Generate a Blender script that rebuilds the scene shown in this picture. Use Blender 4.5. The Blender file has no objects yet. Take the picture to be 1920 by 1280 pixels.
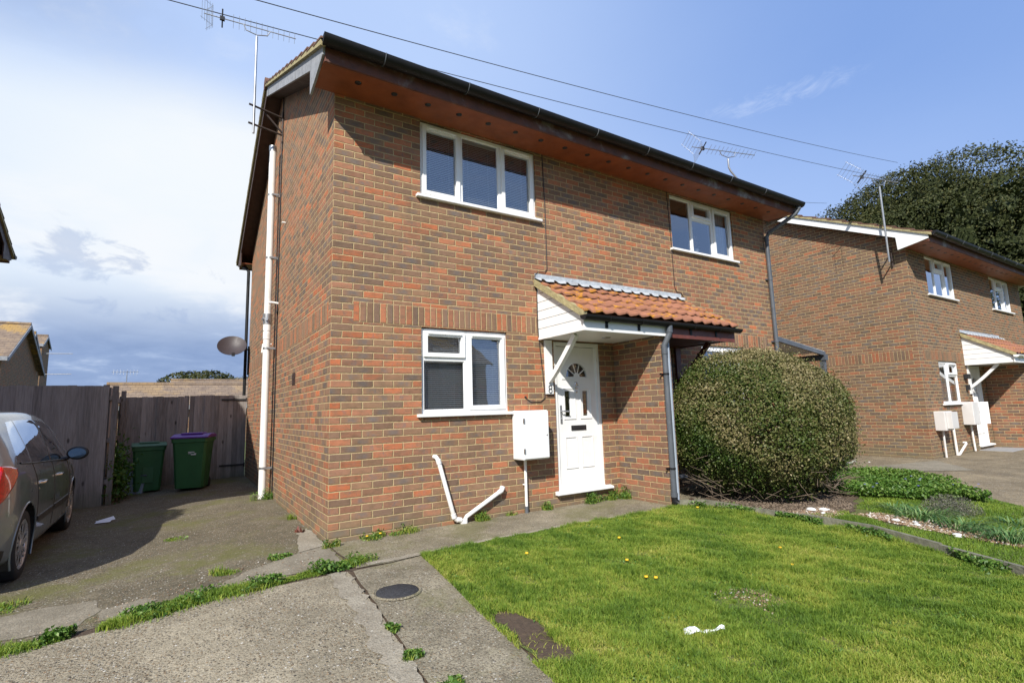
import bpy, math, random
import numpy as np
from mathutils import Vector, Matrix
random.seed(7)
rng = np.random.default_rng(11)
SC = bpy.context.scene
COL = SC.collection
R = math.radians

# ------------------------------------------------------------------ camera, sky, sun, exposure
YAW, PITCH, ROLL = 0.5736, 0.1310, -0.0299
fw = Vector((math.sin(YAW)*math.cos(PITCH), math.cos(YAW)*math.cos(PITCH), math.sin(PITCH)))
r0 = Vector((math.cos(YAW), -math.sin(YAW), 0)); u0 = r0.cross(fw)
rt = r0*math.cos(ROLL)+u0*math.sin(ROLL); up = -r0*math.sin(ROLL)+u0*math.cos(ROLL)
cam_d = bpy.data.cameras.new('camera'); cam = bpy.data.objects.new('camera', cam_d); COL.objects.link(cam)
m3 = Matrix((rt, up, -fw)).transposed().to_4x4(); m3.translation = Vector((-1.3044, -5.4961, 1.2206))
cam.matrix_world = m3
cam_d.sensor_width = 36; cam_d.lens = 968.8/1920*36; cam_d.clip_end = 3000; cam_d.clip_start = 0.05
SC.camera = cam

SUN_D = Vector((1.05, 1.0, -1.18)).normalized()          # direction the light travels
sun_el = math.asin(-SUN_D.z); sun_az = math.atan2(-SUN_D.x, -SUN_D.y)
sl = bpy.data.lights.new('sun', 'SUN'); sl.energy = 4.6; sl.angle = R(0.53); sl.color = (1, 0.95, 0.87)
so = bpy.data.objects.new('sun', sl); COL.objects.link(so); so.location = (-20, -20, 30)
so.rotation_euler = SUN_D.to_track_quat('-Z', 'Y').to_euler()
SC.view_settings.view_transform = 'Standard'; SC.view_settings.look = 'None'
SC.view_settings.gamma = 1; SC.view_settings.exposure = 0.5

# ------------------------------------------------------------------ node helpers
class S_:
    """socket wrapper with arithmetic"""
    def __init__(s, nt, o): s.nt, s.o = nt, o
    def _m(s, op, *a, clamp=False):
        n = s.nt.nodes.new('ShaderNodeMath'); n.operation = op; n.use_clamp = clamp
        for i, v in enumerate((s,)+a):
            if isinstance(v, S_): s.nt.links.new(v.o, n.inputs[i])
            else: n.inputs[i].default_value = v
        return S_(s.nt, n.outputs[0])
    def __add__(s, b): return s._m('ADD', b)
    def __sub__(s, b): return s._m('SUBTRACT', b)
    def __mul__(s, b): return s._m('MULTIPLY', b)
    def __truediv__(s, b): return s._m('DIVIDE', b)
    def floor(s): return s._m('FLOOR')
    def fract(s): return s._m('FRACT')
    def mod(s, b): return s._m('FLOORED_MODULO', b)
    def min(s, b): return s._m('MINIMUM', b)
    def max(s, b): return s._m('MAXIMUM', b)
    def gt(s, b): return s._m('GREATER_THAN', b)
    def lt(s, b): return s._m('LESS_THAN', b)
    def pow(s, b): return s._m('POWER', b)
    def abs(s): return s._m('ABSOLUTE')
    def sstep(s, a, b, lo=0., hi=1.):
        n = s.nt.nodes.new('ShaderNodeMapRange'); n.interpolation_type = 'SMOOTHSTEP'
        s.nt.links.new(s.o, n.inputs['Value'])
        n.inputs['From Min'].default_value = a; n.inputs['From Max'].default_value = b
        n.inputs['To Min'].default_value = lo; n.inputs['To Max'].default_value = hi
        return S_(s.nt, n.outputs[0])
def mixf(nt, f, a, b):
    return a + (b-a)*f if isinstance(b, S_) else a*(f*-1+1) + f*b
def node(nt, t, **k):
    n = nt.nodes.new(t)
    for a, v in k.items(): setattr(n, a, v)
    return n
def sep(nt, sock):
    n = node(nt, 'ShaderNodeSeparateXYZ'); nt.links.new(sock, n.inputs[0])
    return [S_(nt, o) for o in n.outputs]
def comb(nt, x, y, z=0.):
    n = node(nt, 'ShaderNodeCombineXYZ')
    for i, v in enumerate((x, y, z)):
        if isinstance(v, S_): nt.links.new(v.o, n.inputs[i])
        else: n.inputs[i].default_value = v
    return n.outputs[0]
def noise(nt, vec, scale, detail=4., rough=.55, dist=0., out=0):
    n = node(nt, 'ShaderNodeTexNoise'); n.inputs['Scale'].default_value = scale
    n.inputs['Detail'].default_value = detail; n.inputs['Roughness'].default_value = rough
    n.inputs['Distortion'].default_value = dist
    nt.links.new(vec, n.inputs['Vector'])
    return S_(nt, n.outputs[out])
def voro(nt, vec, scale, out=0, rand=1.):
    n = node(nt, 'ShaderNodeTexVoronoi'); n.inputs['Scale'].default_value = scale
    n.inputs['Randomness'].default_value = rand
    nt.links.new(vec, n.inputs['Vector']); return n.outputs[out]
def ramp(nt, f, stops, interp='LINEAR'):
    n = node(nt, 'ShaderNodeValToRGB'); cr = n.color_ramp; cr.interpolation = interp
    while len(cr.elements) > 1: cr.elements.remove(cr.elements[0])
    for i, (p, c) in enumerate(stops):
        e = cr.elements[0] if i == 0 else cr.elements.new(p)
        e.position = p; e.color = (*c, 1)
    nt.links.new(f.o if isinstance(f, S_) else f, n.inputs[0]); return n.outputs[0]
def mixc(nt, f, a, b, mode='MIX'):
    n = node(nt, 'ShaderNodeMix', data_type='RGBA', blend_type=mode)
    for idx, v in ((0, f), (6, a), (7, b)):
        if isinstance(v, S_): nt.links.new(v.o, n.inputs[idx])
        elif hasattr(v, 'is_output'): nt.links.new(v, n.inputs[idx])
        elif isinstance(v, (int, float)): n.inputs[idx].default_value = v
        else: n.inputs[idx].default_value = (*v, 1)
    return n.outputs[2]
def bump(nt, h, dist, strength=1.):
    n = node(nt, 'ShaderNodeBump'); n.inputs['Distance'].default_value = dist; n.inputs['Strength'].default_value = strength
    nt.links.new(h.o if isinstance(h, S_) else h, n.inputs['Height']); return n.outputs[0]
def newmat(name):
    m = bpy.data.materials.new(name); m.use_nodes = True; nt = m.node_tree
    return m, nt, nt.nodes['Principled BSDF']
def setin(nt, b, name, v):
    if isinstance(v, S_): nt.links.new(v.o, b.inputs[name])
    elif hasattr(v, 'is_output'): nt.links.new(v, b.inputs[name])
    else: b.inputs[name].default_value = (*v, 1) if isinstance(v, tuple) and len(v) == 3 else v
def objco(nt): return node(nt, 'ShaderNodeTexCoord').outputs['Object']
def geoco(nt): return node(nt, 'ShaderNodeNewGeometry').outputs['Position']
def uvco(nt): return node(nt, 'ShaderNodeTexCoord').outputs['UV']

def simple(name, col, rough=.6, var=.12, vscale=6., metal=0., bumpd=0., bscale=40., spec=.5, dirt=None, coat=0.):
    m, nt, b = newmat(name); p = geoco(nt)
    n = noise(nt, p, vscale, 5)
    c0 = tuple(x*(1-var) for x in col); c1 = tuple(min(1, x*(1+var)) for x in col)
    c = ramp(nt, n, [(.3, c0), (.7, c1)])
    if dirt:
        n2 = noise(nt, p, 2.3, 6, .65, .5); c = mixc(nt, n2.sstep(.52, .75, 0, dirt[1]), c, dirt[0])
    setin(nt, b, 'Base Color', c); setin(nt, b, 'Metallic', metal)
    setin(nt, b, 'Roughness', noise(nt, p, 9, 3).sstep(.2, .8, max(0, rough-.08), min(1, rough+.08)))
    setin(nt, b, 'Specular IOR Level', spec)
    if coat: setin(nt, b, 'Coat Weight', coat); setin(nt, b, 'Coat Roughness', .03)
    if bumpd: setin(nt, b, 'Normal', bump(nt, noise(nt, p, bscale, 5), bumpd))
    return m

# ------------------------------------------------------------------ world
W = bpy.data.worlds.new('World'); SC.world = W; W.use_nodes = True
nt = W.node_tree; bg = nt.nodes['Background']; bg.inputs['Strength'].default_value = 0.10
sky = node(nt, 'ShaderNodeTexSky', sky_type='NISHITA'); sky.sun_disc = False
sky.sun_elevation = sun_el; sky.sun_rotation = sun_az; sky.air_density = 1.0; sky.dust_density = 0.6; sky.ozone_density = 1.6
tc = node(nt, 'ShaderNodeTexCoord').outputs['Generated']
dx, dy, dz = sep(nt, tc)
elv = dz.max(0.0)
# flatten direction so cloud detail stretches out near the horizon
pv = comb(nt, dx/(elv+.22), dy/(elv+.22), elv*1.5)
n_big = noise(nt, pv, 1.1, 8, .58, .3)
n_det = noise(nt, pv, 3.1, 8, .62, .4)
az = dx._m('ARCTAN2', dy)                       # 0 at +Y, positive toward +X
el = dz._m('ARCSINE')
def blob(a, e, ra, re):
    d = ((az-a)/ra).pow(2.) + ((el-e)/re).pow(2.)
    return d.sstep(0., 1., 1., 0.)
def sk(r, g, b):                                # a sky radiance from a display colour
    return tuple(((c/255+.055)/1.055)**2.4/(.10*2**.5) for c in (r, g, b))
skyc = mixc(nt, 1.0, sky.outputs[0], (2.1, 1.75, 1.45), 'MULTIPLY')
skyc = mixc(nt, .8, skyc, sk(130, 168, 236))
v1 = (az.sstep(.35, 1.30, .90, .03) + el.sstep(.22, .55, .35, 0.)*az.sstep(1.12, 1.5, 1., .1)*1.1 + (n_big-.5)*.3).max(0.).min(1.)
skyc = mixc(nt, v1, skyc, sk(190, 214, 255))
v2 = az.sstep(-.05, .55, 1., 0.)*el.sstep(.60, .40)*(n_big*.8+.55)
skyc = mixc(nt, v2.min(.95), skyc, sk(232, 243, 255))
white = blob(.04, .37, .34, .20)*(n_det*.7+.5); skyc = mixc(nt, white.min(.9), skyc, sk(246, 251, 255))
haze_top = az.sstep(-.3, .12, 1., 0.)*el.sstep(.46, .60)*(n_det.sstep(.35, .65))
skyc = mixc(nt, haze_top*.8, skyc, sk(166, 188, 226))
low = el.sstep(.10, .235, 1., 0.)*az.sstep(.35, .9, 1., 0.)
lowc = ramp(nt, n_det*.6+n_big*.4, [(.36, sk(126, 152, 198)), (.54, sk(146, 170, 212)), (.68, sk(186, 206, 238))])
skyc = mixc(nt, low*.95, skyc, lowc)
cl = ((n_det*.5+n_big*.5) + (blob(-.19, .285, .22, .09)*.20) + (blob(.07, .25, .22, .12)*.26) + blob(-.26, .17, .16, .06)*.14 - .10).sstep(.46, .70)*az.sstep(.55, .95, 1., 0.)
skyc = mixc(nt, cl*.95, skyc, sk(246, 250, 255))
n_fine = noise(nt, comb(nt, az*5., el*9., 3.1), 2.2, 8, .62, .5)
dk = (n_fine + blob(-.135, .245, .15, .045)*.20 + blob(-.02, .165, .25, .03)*.12 - .10).sstep(.52, .66)*el.sstep(.34, .28)
skyc = mixc(nt, dk*.5, skyc, sk(166, 186, 222))
wisp = blob(1.09, .500, .17, .028+0.)
wv = (noise(nt, comb(nt, az*5.5, el*13., 1.7), 2.6, 10, .70, 1.2)+wisp*.30).sstep(.62, .90)*wisp
skyc = mixc(nt, wv*.42, skyc, sk(205, 222, 255))
# beyond the photograph: broken cloud overhead and behind
back = dy.sstep(-.35, .05, 1., 0.)
skyc = mixc(nt, back*.7, skyc, sk(160, 192, 244))
skyc = mixc(nt, back*n_big.sstep(.56, .72)*.5, skyc, sk(205, 214, 235))
nt.links.new(skyc, bg.inputs['Color'])

# ------------------------------------------------------------------ ground height
def ss(a, b, x):
    t = np.clip((np.asarray(x, float)-a)/(b-a), 0, 1); return t*t*(3-2*t)
def gz(x, y):
    return -.05 - .10*ss(0, -2.4, x) - .12*ss(-1, -4, y) - .07*ss(7, 12, x)

# ------------------------------------------------------------------ mesh helpers
def tag(o, label=None, cat=None, group=None, kind=None):
    if label: o['label'] = label
    if cat: o['category'] = cat
    if group: o['group'] = group
    if kind: o['kind'] = kind
    return o
def empty(name, loc=(0, 0, 0), rz=0., label=None, cat=None, group=None):
    o = bpy.data.objects.new(name, None); COL.objects.link(o); o.location = loc; o.rotation_euler = (0, 0, rz)
    o.empty_display_size = .2
    return tag(o, label, cat, group)
class MB:
    def __init__(s, uoff=(0, 0)): s.v, s.f, s.mi, s.sm = [], [], [], []; s.uoff = uoff
    def add(s, vs, fs, mi=0, sm=False):
        b = len(s.v); s.v += [tuple(map(float, v)) for v in vs]
        for f in fs: s.f.append(tuple(b+i for i in f)); s.mi.append(mi); s.sm.append(sm)
        return s
    def box(s, x0, x1, y0, y1, z0, z1, mi=0):
        if x0 > x1: x0, x1 = x1, x0
        if y0 > y1: y0, y1 = y1, y0
        if z0 > z1: z0, z1 = z1, z0
        vs = [(x, y, z) for z in (z0, z1) for y in (y0, y1) for x in (x0, x1)]
        return s.add(vs, [(0, 2, 3, 1), (4, 5, 7, 6), (0, 1, 5, 4), (2, 6, 7, 3), (0, 4, 6, 2), (1, 3, 7, 5)], mi)
    def quad(s, a, b, c, d, mi=0): return s.add([a, b, c, d], [(0, 1, 2, 3)], mi)
    def prism(s, poly, axis, a, b, mi=0):
        """poly: 2d points; axis 0: (y,z) extruded in x, 1: (x,z) in y, 2: (x,y) in z"""
        def P(p, t): return {0: (t, p[0], p[1]), 1: (p[0], t, p[1]), 2: (p[0], p[1], t)}[axis]
        n = len(poly); area = sum(poly[i][0]*poly[(i+1) % n][1]-poly[(i+1) % n][0]*poly[i][1] for i in range(n))
        if a > b: a, b = b, a
        if (area < 0) != (axis == 1): poly = poly[::-1]
        vs = [P(p, a) for p in poly]+[P(p, b) for p in poly]
        fs = [tuple(range(n))[::-1], tuple(range(n, 2*n))]+[(i, (i+1) % n, n+(i+1) % n, n+i) for i in range(n)]
        return s.add(vs, fs, mi)
    def tube(s, pts, r, n=10, mi=0, cap=True, smooth=True):
        pts = [Vector(p) for p in pts]; rs = r if isinstance(r, (list, tuple)) else [r]*len(pts)
        rings = []; prev = None
        for i, p in enumerate(pts):
            t = (pts[min(i+1, len(pts)-1)]-pts[max(i-1, 0)]).normalized()
            if prev is None:
                a = Vector((0, 0, 1)) if abs(t.z) < .9 else Vector((1, 0, 0)); u = t.cross(a).normalized()
            else: u = (prev-t*prev.dot(t)).normalized()
            prev = u; w = t.cross(u)
            rings.append([p+(u*math.cos(2*math.pi*k/n)+w*math.sin(2*math.pi*k/n))*rs[i] for k in range(n)])
        vs = [v for rg in rings for v in rg]; fs = []
        for i in range(len(pts)-1):
            for k in range(n): fs.append((i*n+k, i*n+(k+1) % n, (i+1)*n+(k+1) % n, (i+1)*n+k))
        s.add(vs, fs, mi, smooth)
        if cap: s.add(rings[0], [tuple(range(n))[::-1]], mi); s.add(rings[-1], [tuple(range(n))], mi)
        return s
    def half(s, p0, p1, r, th=.004, n=12, mi=0, outn=None):
        """half round gutter from p0 to p1 (open at top)"""
        p0, p1 = Vector(p0), Vector(p1); t = (p1-p0).normalized(); u = Vector((0, 0, 1)).cross(t).normalized()
        for rr, flip in ((r, False), (r-th, True)):
            vs = []
            for p in (p0, p1):
                for k in range(n+1):
                    a = math.pi*k/n; vs.append(p+u*math.cos(a)*rr-Vector((0, 0, 1))*math.sin(a)*rr)
            fs = [(k, k+1, n+2+k, n+1+k) for k in range(n)]
            s.add(vs, [f[::-1] for f in fs] if flip else fs, mi, True)
        for p in (p0, p1):
            s.add([p+u*math.cos(math.pi*k/n)*r-Vector((0, 0, 1))*math.sin(math.pi*k/n)*r for k in range(n+1)], [tuple(range(n+1))], mi)
        return s
    def lathe(s, prof, n=24, mi=0, c=(0, 0, 0), axis='z', smooth=True):
        vs = []
        for (r_, h) in prof:
            for k in range(n):
                a = 2*math.pi*k/n; x, y = r_*math.cos(a), r_*math.sin(a)
                q = {'z': (x, y, h), 'x': (h, x, y), 'y': (x, h, y)}[axis]
                vs.append((q[0]+c[0], q[1]+c[1], q[2]+c[2]))
        fs = []
        for i in range(len(prof)-1):
            for k in range(n): fs.append((i*n+k, i*n+(k+1) % n, (i+1)*n+(k+1) % n, (i+1)*n+k))
        if axis == 'y': fs = [f[::-1] for f in fs]
        return s.add(vs, fs, mi, smooth)
    def build(s, name, mats, parent=None, loc=None, bevel=0., label=None):
        me = bpy.data.meshes.new(name); me.from_pydata(s.v, [], s.f)
        if not isinstance(mats, (list, tuple)): mats = [mats]
        for m in mats: me.materials.append(m)
        me.polygons.foreach_set('material_index', s.mi); me.polygons.foreach_set('use_smooth', s.sm)
        uv = me.uv_layers.new(name='UVMap'); me.update()
        co = s.v; data = []
        for p in me.polygons:
            n = p.normal; ax = max(range(3), key=lambda i: abs(n[i]))
            for vi in p.vertices:
                x, y, z = co[vi]
                if ax == 0: q = (y+.1125, z)
                elif ax == 1: q = (x, z)
                else: q = (x, y)
                data += [q[0]+s.uoff[0]*.225, q[1]+s.uoff[1]*.15]
        uv.data.foreach_set('uv', data)
        o = bpy.data.objects.new(name, me); COL.objects.link(o)
        if parent: o.parent = parent
        if loc: o.location = loc
        if bevel:
            md = o.modifiers.new('bevel', 'BEVEL'); md.width = bevel; md.segments = 2; md.limit_method = 'ANGLE'; md.angle_limit = R(40)
        if label: o['label'] = label
        return o
def npmesh(name, V, k, mats, parent=None, attr=None, smooth=False, F=None):
    """fast mesh: V (M*k,3) consecutive k-gons, or F given (M,k) indices"""
    V = np.ascontiguousarray(V, dtype=np.float32).reshape(-1, 3)
    if F is None: F = np.arange(len(V), dtype=np.int32)
    F = np.ascontiguousarray(F, dtype=np.int32).ravel(); M = len(F)//k
    me = bpy.data.meshes.new(name); me.vertices.add(len(V)); me.vertices.foreach_set('co', V.ravel())
    me.loops.add(len(F)); me.loops.foreach_set('vertex_index', F)
    me.polygons.add(M); me.polygons.foreach_set('loop_start', np.arange(0, M*k, k, dtype=np.int32))
    me.polygons.foreach_set('loop_total', np.full(M, k, dtype=np.int32))
    if smooth: me.polygons.foreach_set('use_smooth', np.ones(M, dtype=bool))
    if attr is not None:
        for nm, arr in attr.items():
            a = me.attributes.new(nm, 'FLOAT', 'POINT'); a.data.foreach_set('value', np.ascontiguousarray(arr, dtype=np.float32))
    me.update(); me.validate()
    if not isinstance(mats, (list, tuple)): mats = [mats]
    for m in mats: me.materials.append(m)
    o = bpy.data.objects.new(name, me); COL.objects.link(o)
    if parent: o.parent = parent
    return o
def attr(nt, name):
    n = node(nt, 'ShaderNodeAttribute'); n.attribute_name = name; return S_(nt, n.outputs['Fac'])

# ------------------------------------------------------------------ materials
def brick_mat(name, soldier=(2.205, 2.43), u_lo=.235, u_hi=7.945, bright=1.0, pal=None, salt=0.):
    m, nt, b = newmat(name)
    u, v, _ = sep(nt, uvco(nt)); P = geoco(nt)
    wob = noise(nt, P, 14, 4, .65)*.016-.008; wob2 = noise(nt, P, 7.3, 3, out=0)*.010-.005
    fine = noise(nt, P, 90, 4, .7)*.009-.0045
    uu = u+wob+fine; vv = v+wob2+fine
    row = (vv/.075).floor(); a = (uu+row.mod(2.)*.1125)/.225
    colm = a.floor(); fu = a.fract()*.225; fv = (vv/.075).fract()*.075
    vs = vv
    if soldier:
        msk = (vs.gt(soldier[0])*vs.lt(soldier[1]))*(uu.gt(u_lo)*uu.lt(u_hi))
        a2 = uu/.075
        fu = mixf(nt, msk, fu, a2.fract()*.075); fv = mixf(nt, msk, fv, vs-soldier[0])
        colm = mixf(nt, msk, colm, a2.floor()); row = mixf(nt, msk, row, row*0.+911.)
        W_ = mixf(nt, msk, fu*0.+.225, fu*0.+.075); H_ = mixf(nt, msk, fu*0.+.075, fu*0.+.225)
        d = (fu.min(W_-fu)).min(fv.min(H_-fv))
    else:
        d = (fu.min(fu*-1.+.225)).min(fv.min(fv*-1.+.075))
    mort = d.sstep(.0035, .0068, 1., 0.)
    wn = node(nt, 'ShaderNodeTexWhiteNoise', noise_dimensions='2D'); nt.links.new(comb(nt, colm+salt, row+salt*1.7), wn.inputs['Vector'])
    rv = S_(nt, wn.outputs['Value']); rc = sep(nt, wn.outputs['Color'])
    big = noise(nt, P, .9, 4)
    sel = rv*.92 + (big-.5)*.40
    pal = pal or [(0, (.50, .135, .05)), (.09, (.43, .145, .068)), (.24, (.36, .15, .085)), (.40, (.30, .15, .095)), (.55, (.255, .155, .09)), (.70, (.22, .13, .085)), (.85, (.175, .115, .082)), (.97, (.145, .105, .085))]
    mean_ = (.26, .145, .085); sq = .15
    c = ramp(nt, sel, [(p, tuple((x*(1-sq)+m__*sq)*bright for x, m__ in zip(q, mean_))) for p, q in pal], 'LINEAR')
    # kiln marks: blue grey smudges in the middle of some bricks
    sm = noise(nt, P, 17, 4)
    cen = ((fu-.1125)/.1125).abs().sstep(.15, .85, 1., 0.)
    smk = (rc[1].gt(.46)*(sm+rc[0]*.35-.15).sstep(.38, .62))*(d.sstep(.002, .022))*cen
    c = mixc(nt, smk*.70, c, (.115, .118, .122))
    tn = noise(nt, comb(nt, uu*9.+rv*40., vv*22.), 1., 3, .6)
    c = mixc(nt, tn.sstep(.42, .70, 0., .6), c, (.17, .115, .07))
    c = mixc(nt, (noise(nt, P, 34, 5, .75)).sstep(.52, .72, 0., .55), c, (.085, .065, .05))
    # tone jitter
    j = (rc[2]*.36+.82)*(sm*.5+.75)
    jn = node(nt, 'ShaderNodeCombineColor'); [nt.links.new(j.o, jn.inputs[i]) for i in range(3)]
    c = mixc(nt, 1., c, jn.outputs[0], 'MULTIPLY')
    hv = noise(nt, comb(nt, uu*16.+rv*90., vv*30., rc[0]*7.), 1., 4, .7)
    c = mixc(nt, hv.sstep(.30, .70, .0, 1.)*.5, c, mixc(nt, .5, c, (.30, .20, .135)))
    mc = ramp(nt, noise(nt, P, 26, 4), [(.3, (.36, .27, .135)), (.7, (.52, .40, .22))])
    c = mixc(nt, 1., c, (1.0, .96, .93), 'MULTIPLY')
    rain = noise(nt, comb(nt, uu*1.6, vv*.35, rv*0.), 1.3, 6, .65); c = mixc(nt, rain.sstep(.50, .72, 0., .42), c, (.12, .09, .06))
    pale = noise(nt, P, 1.9, 7, .7); c = mixc(nt, pale.sstep(.60, .78, 0., .30), c, (.40, .30, .20))
    c = mixc(nt, mort, c, mc)
    # a little lime bloom and algae stain near the ground
    _, _, wz = sep(nt, P)
    st = (wz + noise(nt, P, 3, 4)*.5).sstep(.15, .55, .55, 0.)
    c = mixc(nt, st*.8, c, (.16, .15, .09))
    setin(nt, b, 'Base Color', c); setin(nt, b, 'Roughness', .88); setin(nt, b, 'Specular IOR Level', .25)
    h = (d.sstep(.002, .009)*1.)+(noise(nt, P, 90, 4)*.25)+(rc[0]*.35)
    setin(nt, b, 'Normal', bump(nt, h, .006, .9))
    return m

M = {}
M['brick'] = brick_mat('red_multi_stock_brick')
M['brick_dark'] = brick_mat('brown_multi_brick', bright=.80, salt=173., pal=[(0, (.40, .12, .055)), (.12, (.32, .13, .07)), (.26, (.26, .135, .085)), (.44, (.22, .135, .085)), (.6, (.185, .125, .085)), (.78, (.145, .11, .08)), (.92, (.11, .095, .085))])
M['brick_fin'] = brick_mat('red_brown_fin_brick', soldier=None, bright=.92, pal=[(0, (.46, .125, .05)), (.08, (.36, .12, .065)), (.22, (.29, .125, .08)), (.42, (.24, .12, .08)), (.62, (.19, .105, .075)), (.8, (.13, .09, .075)), (.92, (.10, .085, .08))])
M['white'] = simple('white_upvc', (.80, .80, .79), .35, .03, spec=.5, dirt=((.60, .58, .52), .25))
M['white_dirty'] = simple('weathered_white_plastic', (.78, .77, .74), .45, .04, dirt=((.42, .36, .27), .6))
M['black'] = simple('black_gutter_plastic', (.012, .012, .013), .5, .2, spec=.25)
M['greyp'] = simple('dark_grey_drainpipe_plastic', (.085, .095, .11), .42, .15, dirt=((.2, .2, .19), .4))
M['greyl'] = simple('pale_blue_grey_plastic_pipe', (.30, .35, .42), .45, .08)
M['greymet'] = simple('galvanised_steel', (.42, .43, .44), .4, .12, metal=.8)
M['rust'] = simple('rusty_black_steel', (.045, .03, .025), .7, .4, bumpd=.002)
M['barge'] = simple('weathered_grey_bargeboard', (.27, .28, .30), .75, .25, 11, bumpd=.003, dirt=((.10, .085, .07), .7))
M['darkwood'] = simple('dark_brown_stained_wood', (.05, .024, .016), .6, .3, 12, bumpd=.002)
M['redwood'] = simple('red_brown_stained_wood', (.13, .035, .022), .5, .2, 10, bumpd=.002)
M['soffit'] = simple('orange_brown_stained_soffit', (.25, .068, .022), .55, .22, 5, dirt=((.22, .07, .03), .6))
M['fascia'] = simple('peeling_brown_fascia_board', (.11, .04, .026), .7, .3, 9, bumpd=.003, dirt=((.30, .29, .28), .9))
M['lead'] = simple('weathered_lead_flashing', (.40, .43, .46), .6, .18, 14, bumpd=.006, bscale=25, dirt=((.14, .15, .16), .8))
M['mortar'] = simple('lichened_verge_mortar', (.34, .29, .15), .95, .25, 16, bumpd=.012, bscale=30, dirt=((.16, .15, .10), .7))
M['cable'] = simple('black_cable', (.015, .015, .016), .5, .1)
M['wire'] = simple('overhead_cable', (.07, .08, .10), .5, .1)
M['chrome'] = simple('polished_metal', (.7, .7, .7), .18, .03, metal=1.)
M['blackmet'] = simple('black_iron', (.02, .02, .022), .45, .2)
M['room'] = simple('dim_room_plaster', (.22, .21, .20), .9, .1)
M['blind'] = simple('white_blind_slats', (.74, .75, .75), .5, .03)
M['curtain'] = simple('pale_grey_curtain', (.55, .58, .60), .85, .08, 20)
M['tarm'] = simple('black_mastic_cover', (.028, .029, .033), .85, .7, 90, bumpd=.010, bscale=110)
M['plasterstep'] = simple('grey_step_slab', (.26, .26, .26), .85, .12, 14, bumpd=.003)

def glass_mat(name, k=2.2, tint=(.90, .94, .96), off=.14):
    m = bpy.data.materials.new(name); m.use_nodes = True; nt = m.node_tree; nt.nodes.clear()
    out = node(nt, 'ShaderNodeOutputMaterial'); tr = node(nt, 'ShaderNodeBsdfTransparent'); tr.inputs[0].default_value = (*tint, 1)
    gl = node(nt, 'ShaderNodeBsdfGlossy'); gl.inputs['Roughness'].default_value = .012; gl.inputs['Color'].default_value = (.93, .96, 1, 1)
    fr = node(nt, 'ShaderNodeFresnel'); fr.inputs[0].default_value = 1.5
    nn_ = noise(nt, geoco(nt), 1.7, 2); nb = bump(nt, nn_, .01, .25); nt.links.new(nb, gl.inputs['Normal'])
    f = (S_(nt, fr.outputs[0])*k+off)._m('MINIMUM', .9)
    mx = node(nt, 'ShaderNodeMixShader'); nt.links.new(f.o, mx.inputs[0]); nt.links.new(tr.outputs[0], mx.inputs[1]); nt.links.new(gl.outputs[0], mx.inputs[2])
    nt.links.new(mx.outputs[0], out.inputs[0]); return m
M['glass'] = glass_mat('window_glass')
M['carglass'] = glass_mat('tinted_car_glass', 2.4, (.16, .18, .19))
M['poly'] = simple('milky_roof_sheet', (.6, .6, .6), .4, .05)

def tile_mat(name, base, lich, lamt=.5, hi=None):
    m, nt, b = newmat(name); P = geoco(nt)
    c = ramp(nt, noise(nt, P, 5, 6, .6), [(.3, tuple(x*.72 for x in base)), (.7, tuple(x*1.2 for x in base))])
    grit = noise(nt, P, 70, 3); c = mixc(nt, grit.sstep(.58, .72, 0, .3), c, (.34, .26, .22))
    l1 = noise(nt, P, 7.5, 7, .72, .3); big = noise(nt, P, 1.3, 3)
    mk = (l1+(big-.5)*.3).sstep(.72-lamt*.28, .80-lamt*.28)
    lc = ramp(nt, noise(nt, P, 23, 4), [(.35, lich), (.65, tuple(x*.55 for x in lich))])
    c = mixc(nt, mk, c, lc)
    setin(nt, b, 'Base Color', c); setin(nt, b, 'Roughness', .9); setin(nt, b, 'Normal', bump(nt, noise(nt, P, 45, 5)+mk*.4, .006))
    return m
M['tile'] = tile_mat('terracotta_tile_with_orange_lichen', (.30, .125, .07), (.58, .25, .025), .62)
M['tile_main'] = tile_mat('brown_concrete_roof_tile', (.15, .075, .05), (.30, .24, .12), .35)
M['tile_bg'] = tile_mat('brown_roof_tile_far', (.17, .12, .085), (.36, .24, .07), .30)
def bgroof_mat(lm=.85, nm='far_tiled_roof_rows'):
    m, nt, b = newmat(nm); P = geoco(nt); x, y, z = sep(nt, P)
    rr = ((z*1.0)/.15).fract(); cc = ((x+((z/.15).floor()*.15))/.33).fract()
    line = (rr.sstep(.0, .28, 1., 0.)).max(cc.sstep(.0, .14, .8, 0.))
    n = noise(nt, P, 2.2, 6, .65); c = ramp(nt, n, [(.3, (.14, .10, .075)), (.55, (.24, .175, .12)), (.68, (.30, .21, .12))])
    l = (noise(nt, P, .55, 3)+noise(nt, P, 6, 5)*.35).sstep(.70, .82); c = mixc(nt, l*lm, c, (.40, .24, .06))
    c = mixc(nt, line*.65, c, (.05, .035, .03)); setin(nt, b, 'Base Color', c); setin(nt, b, 'Roughness', .9)
    setin(nt, b, 'Normal', bump(nt, line*-1., .03)); return m
M['bgroof'] = bgroof_mat(); M['bgroof2'] = bgroof_mat(.25, 'far_plain_tiled_roof_rows')

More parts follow.
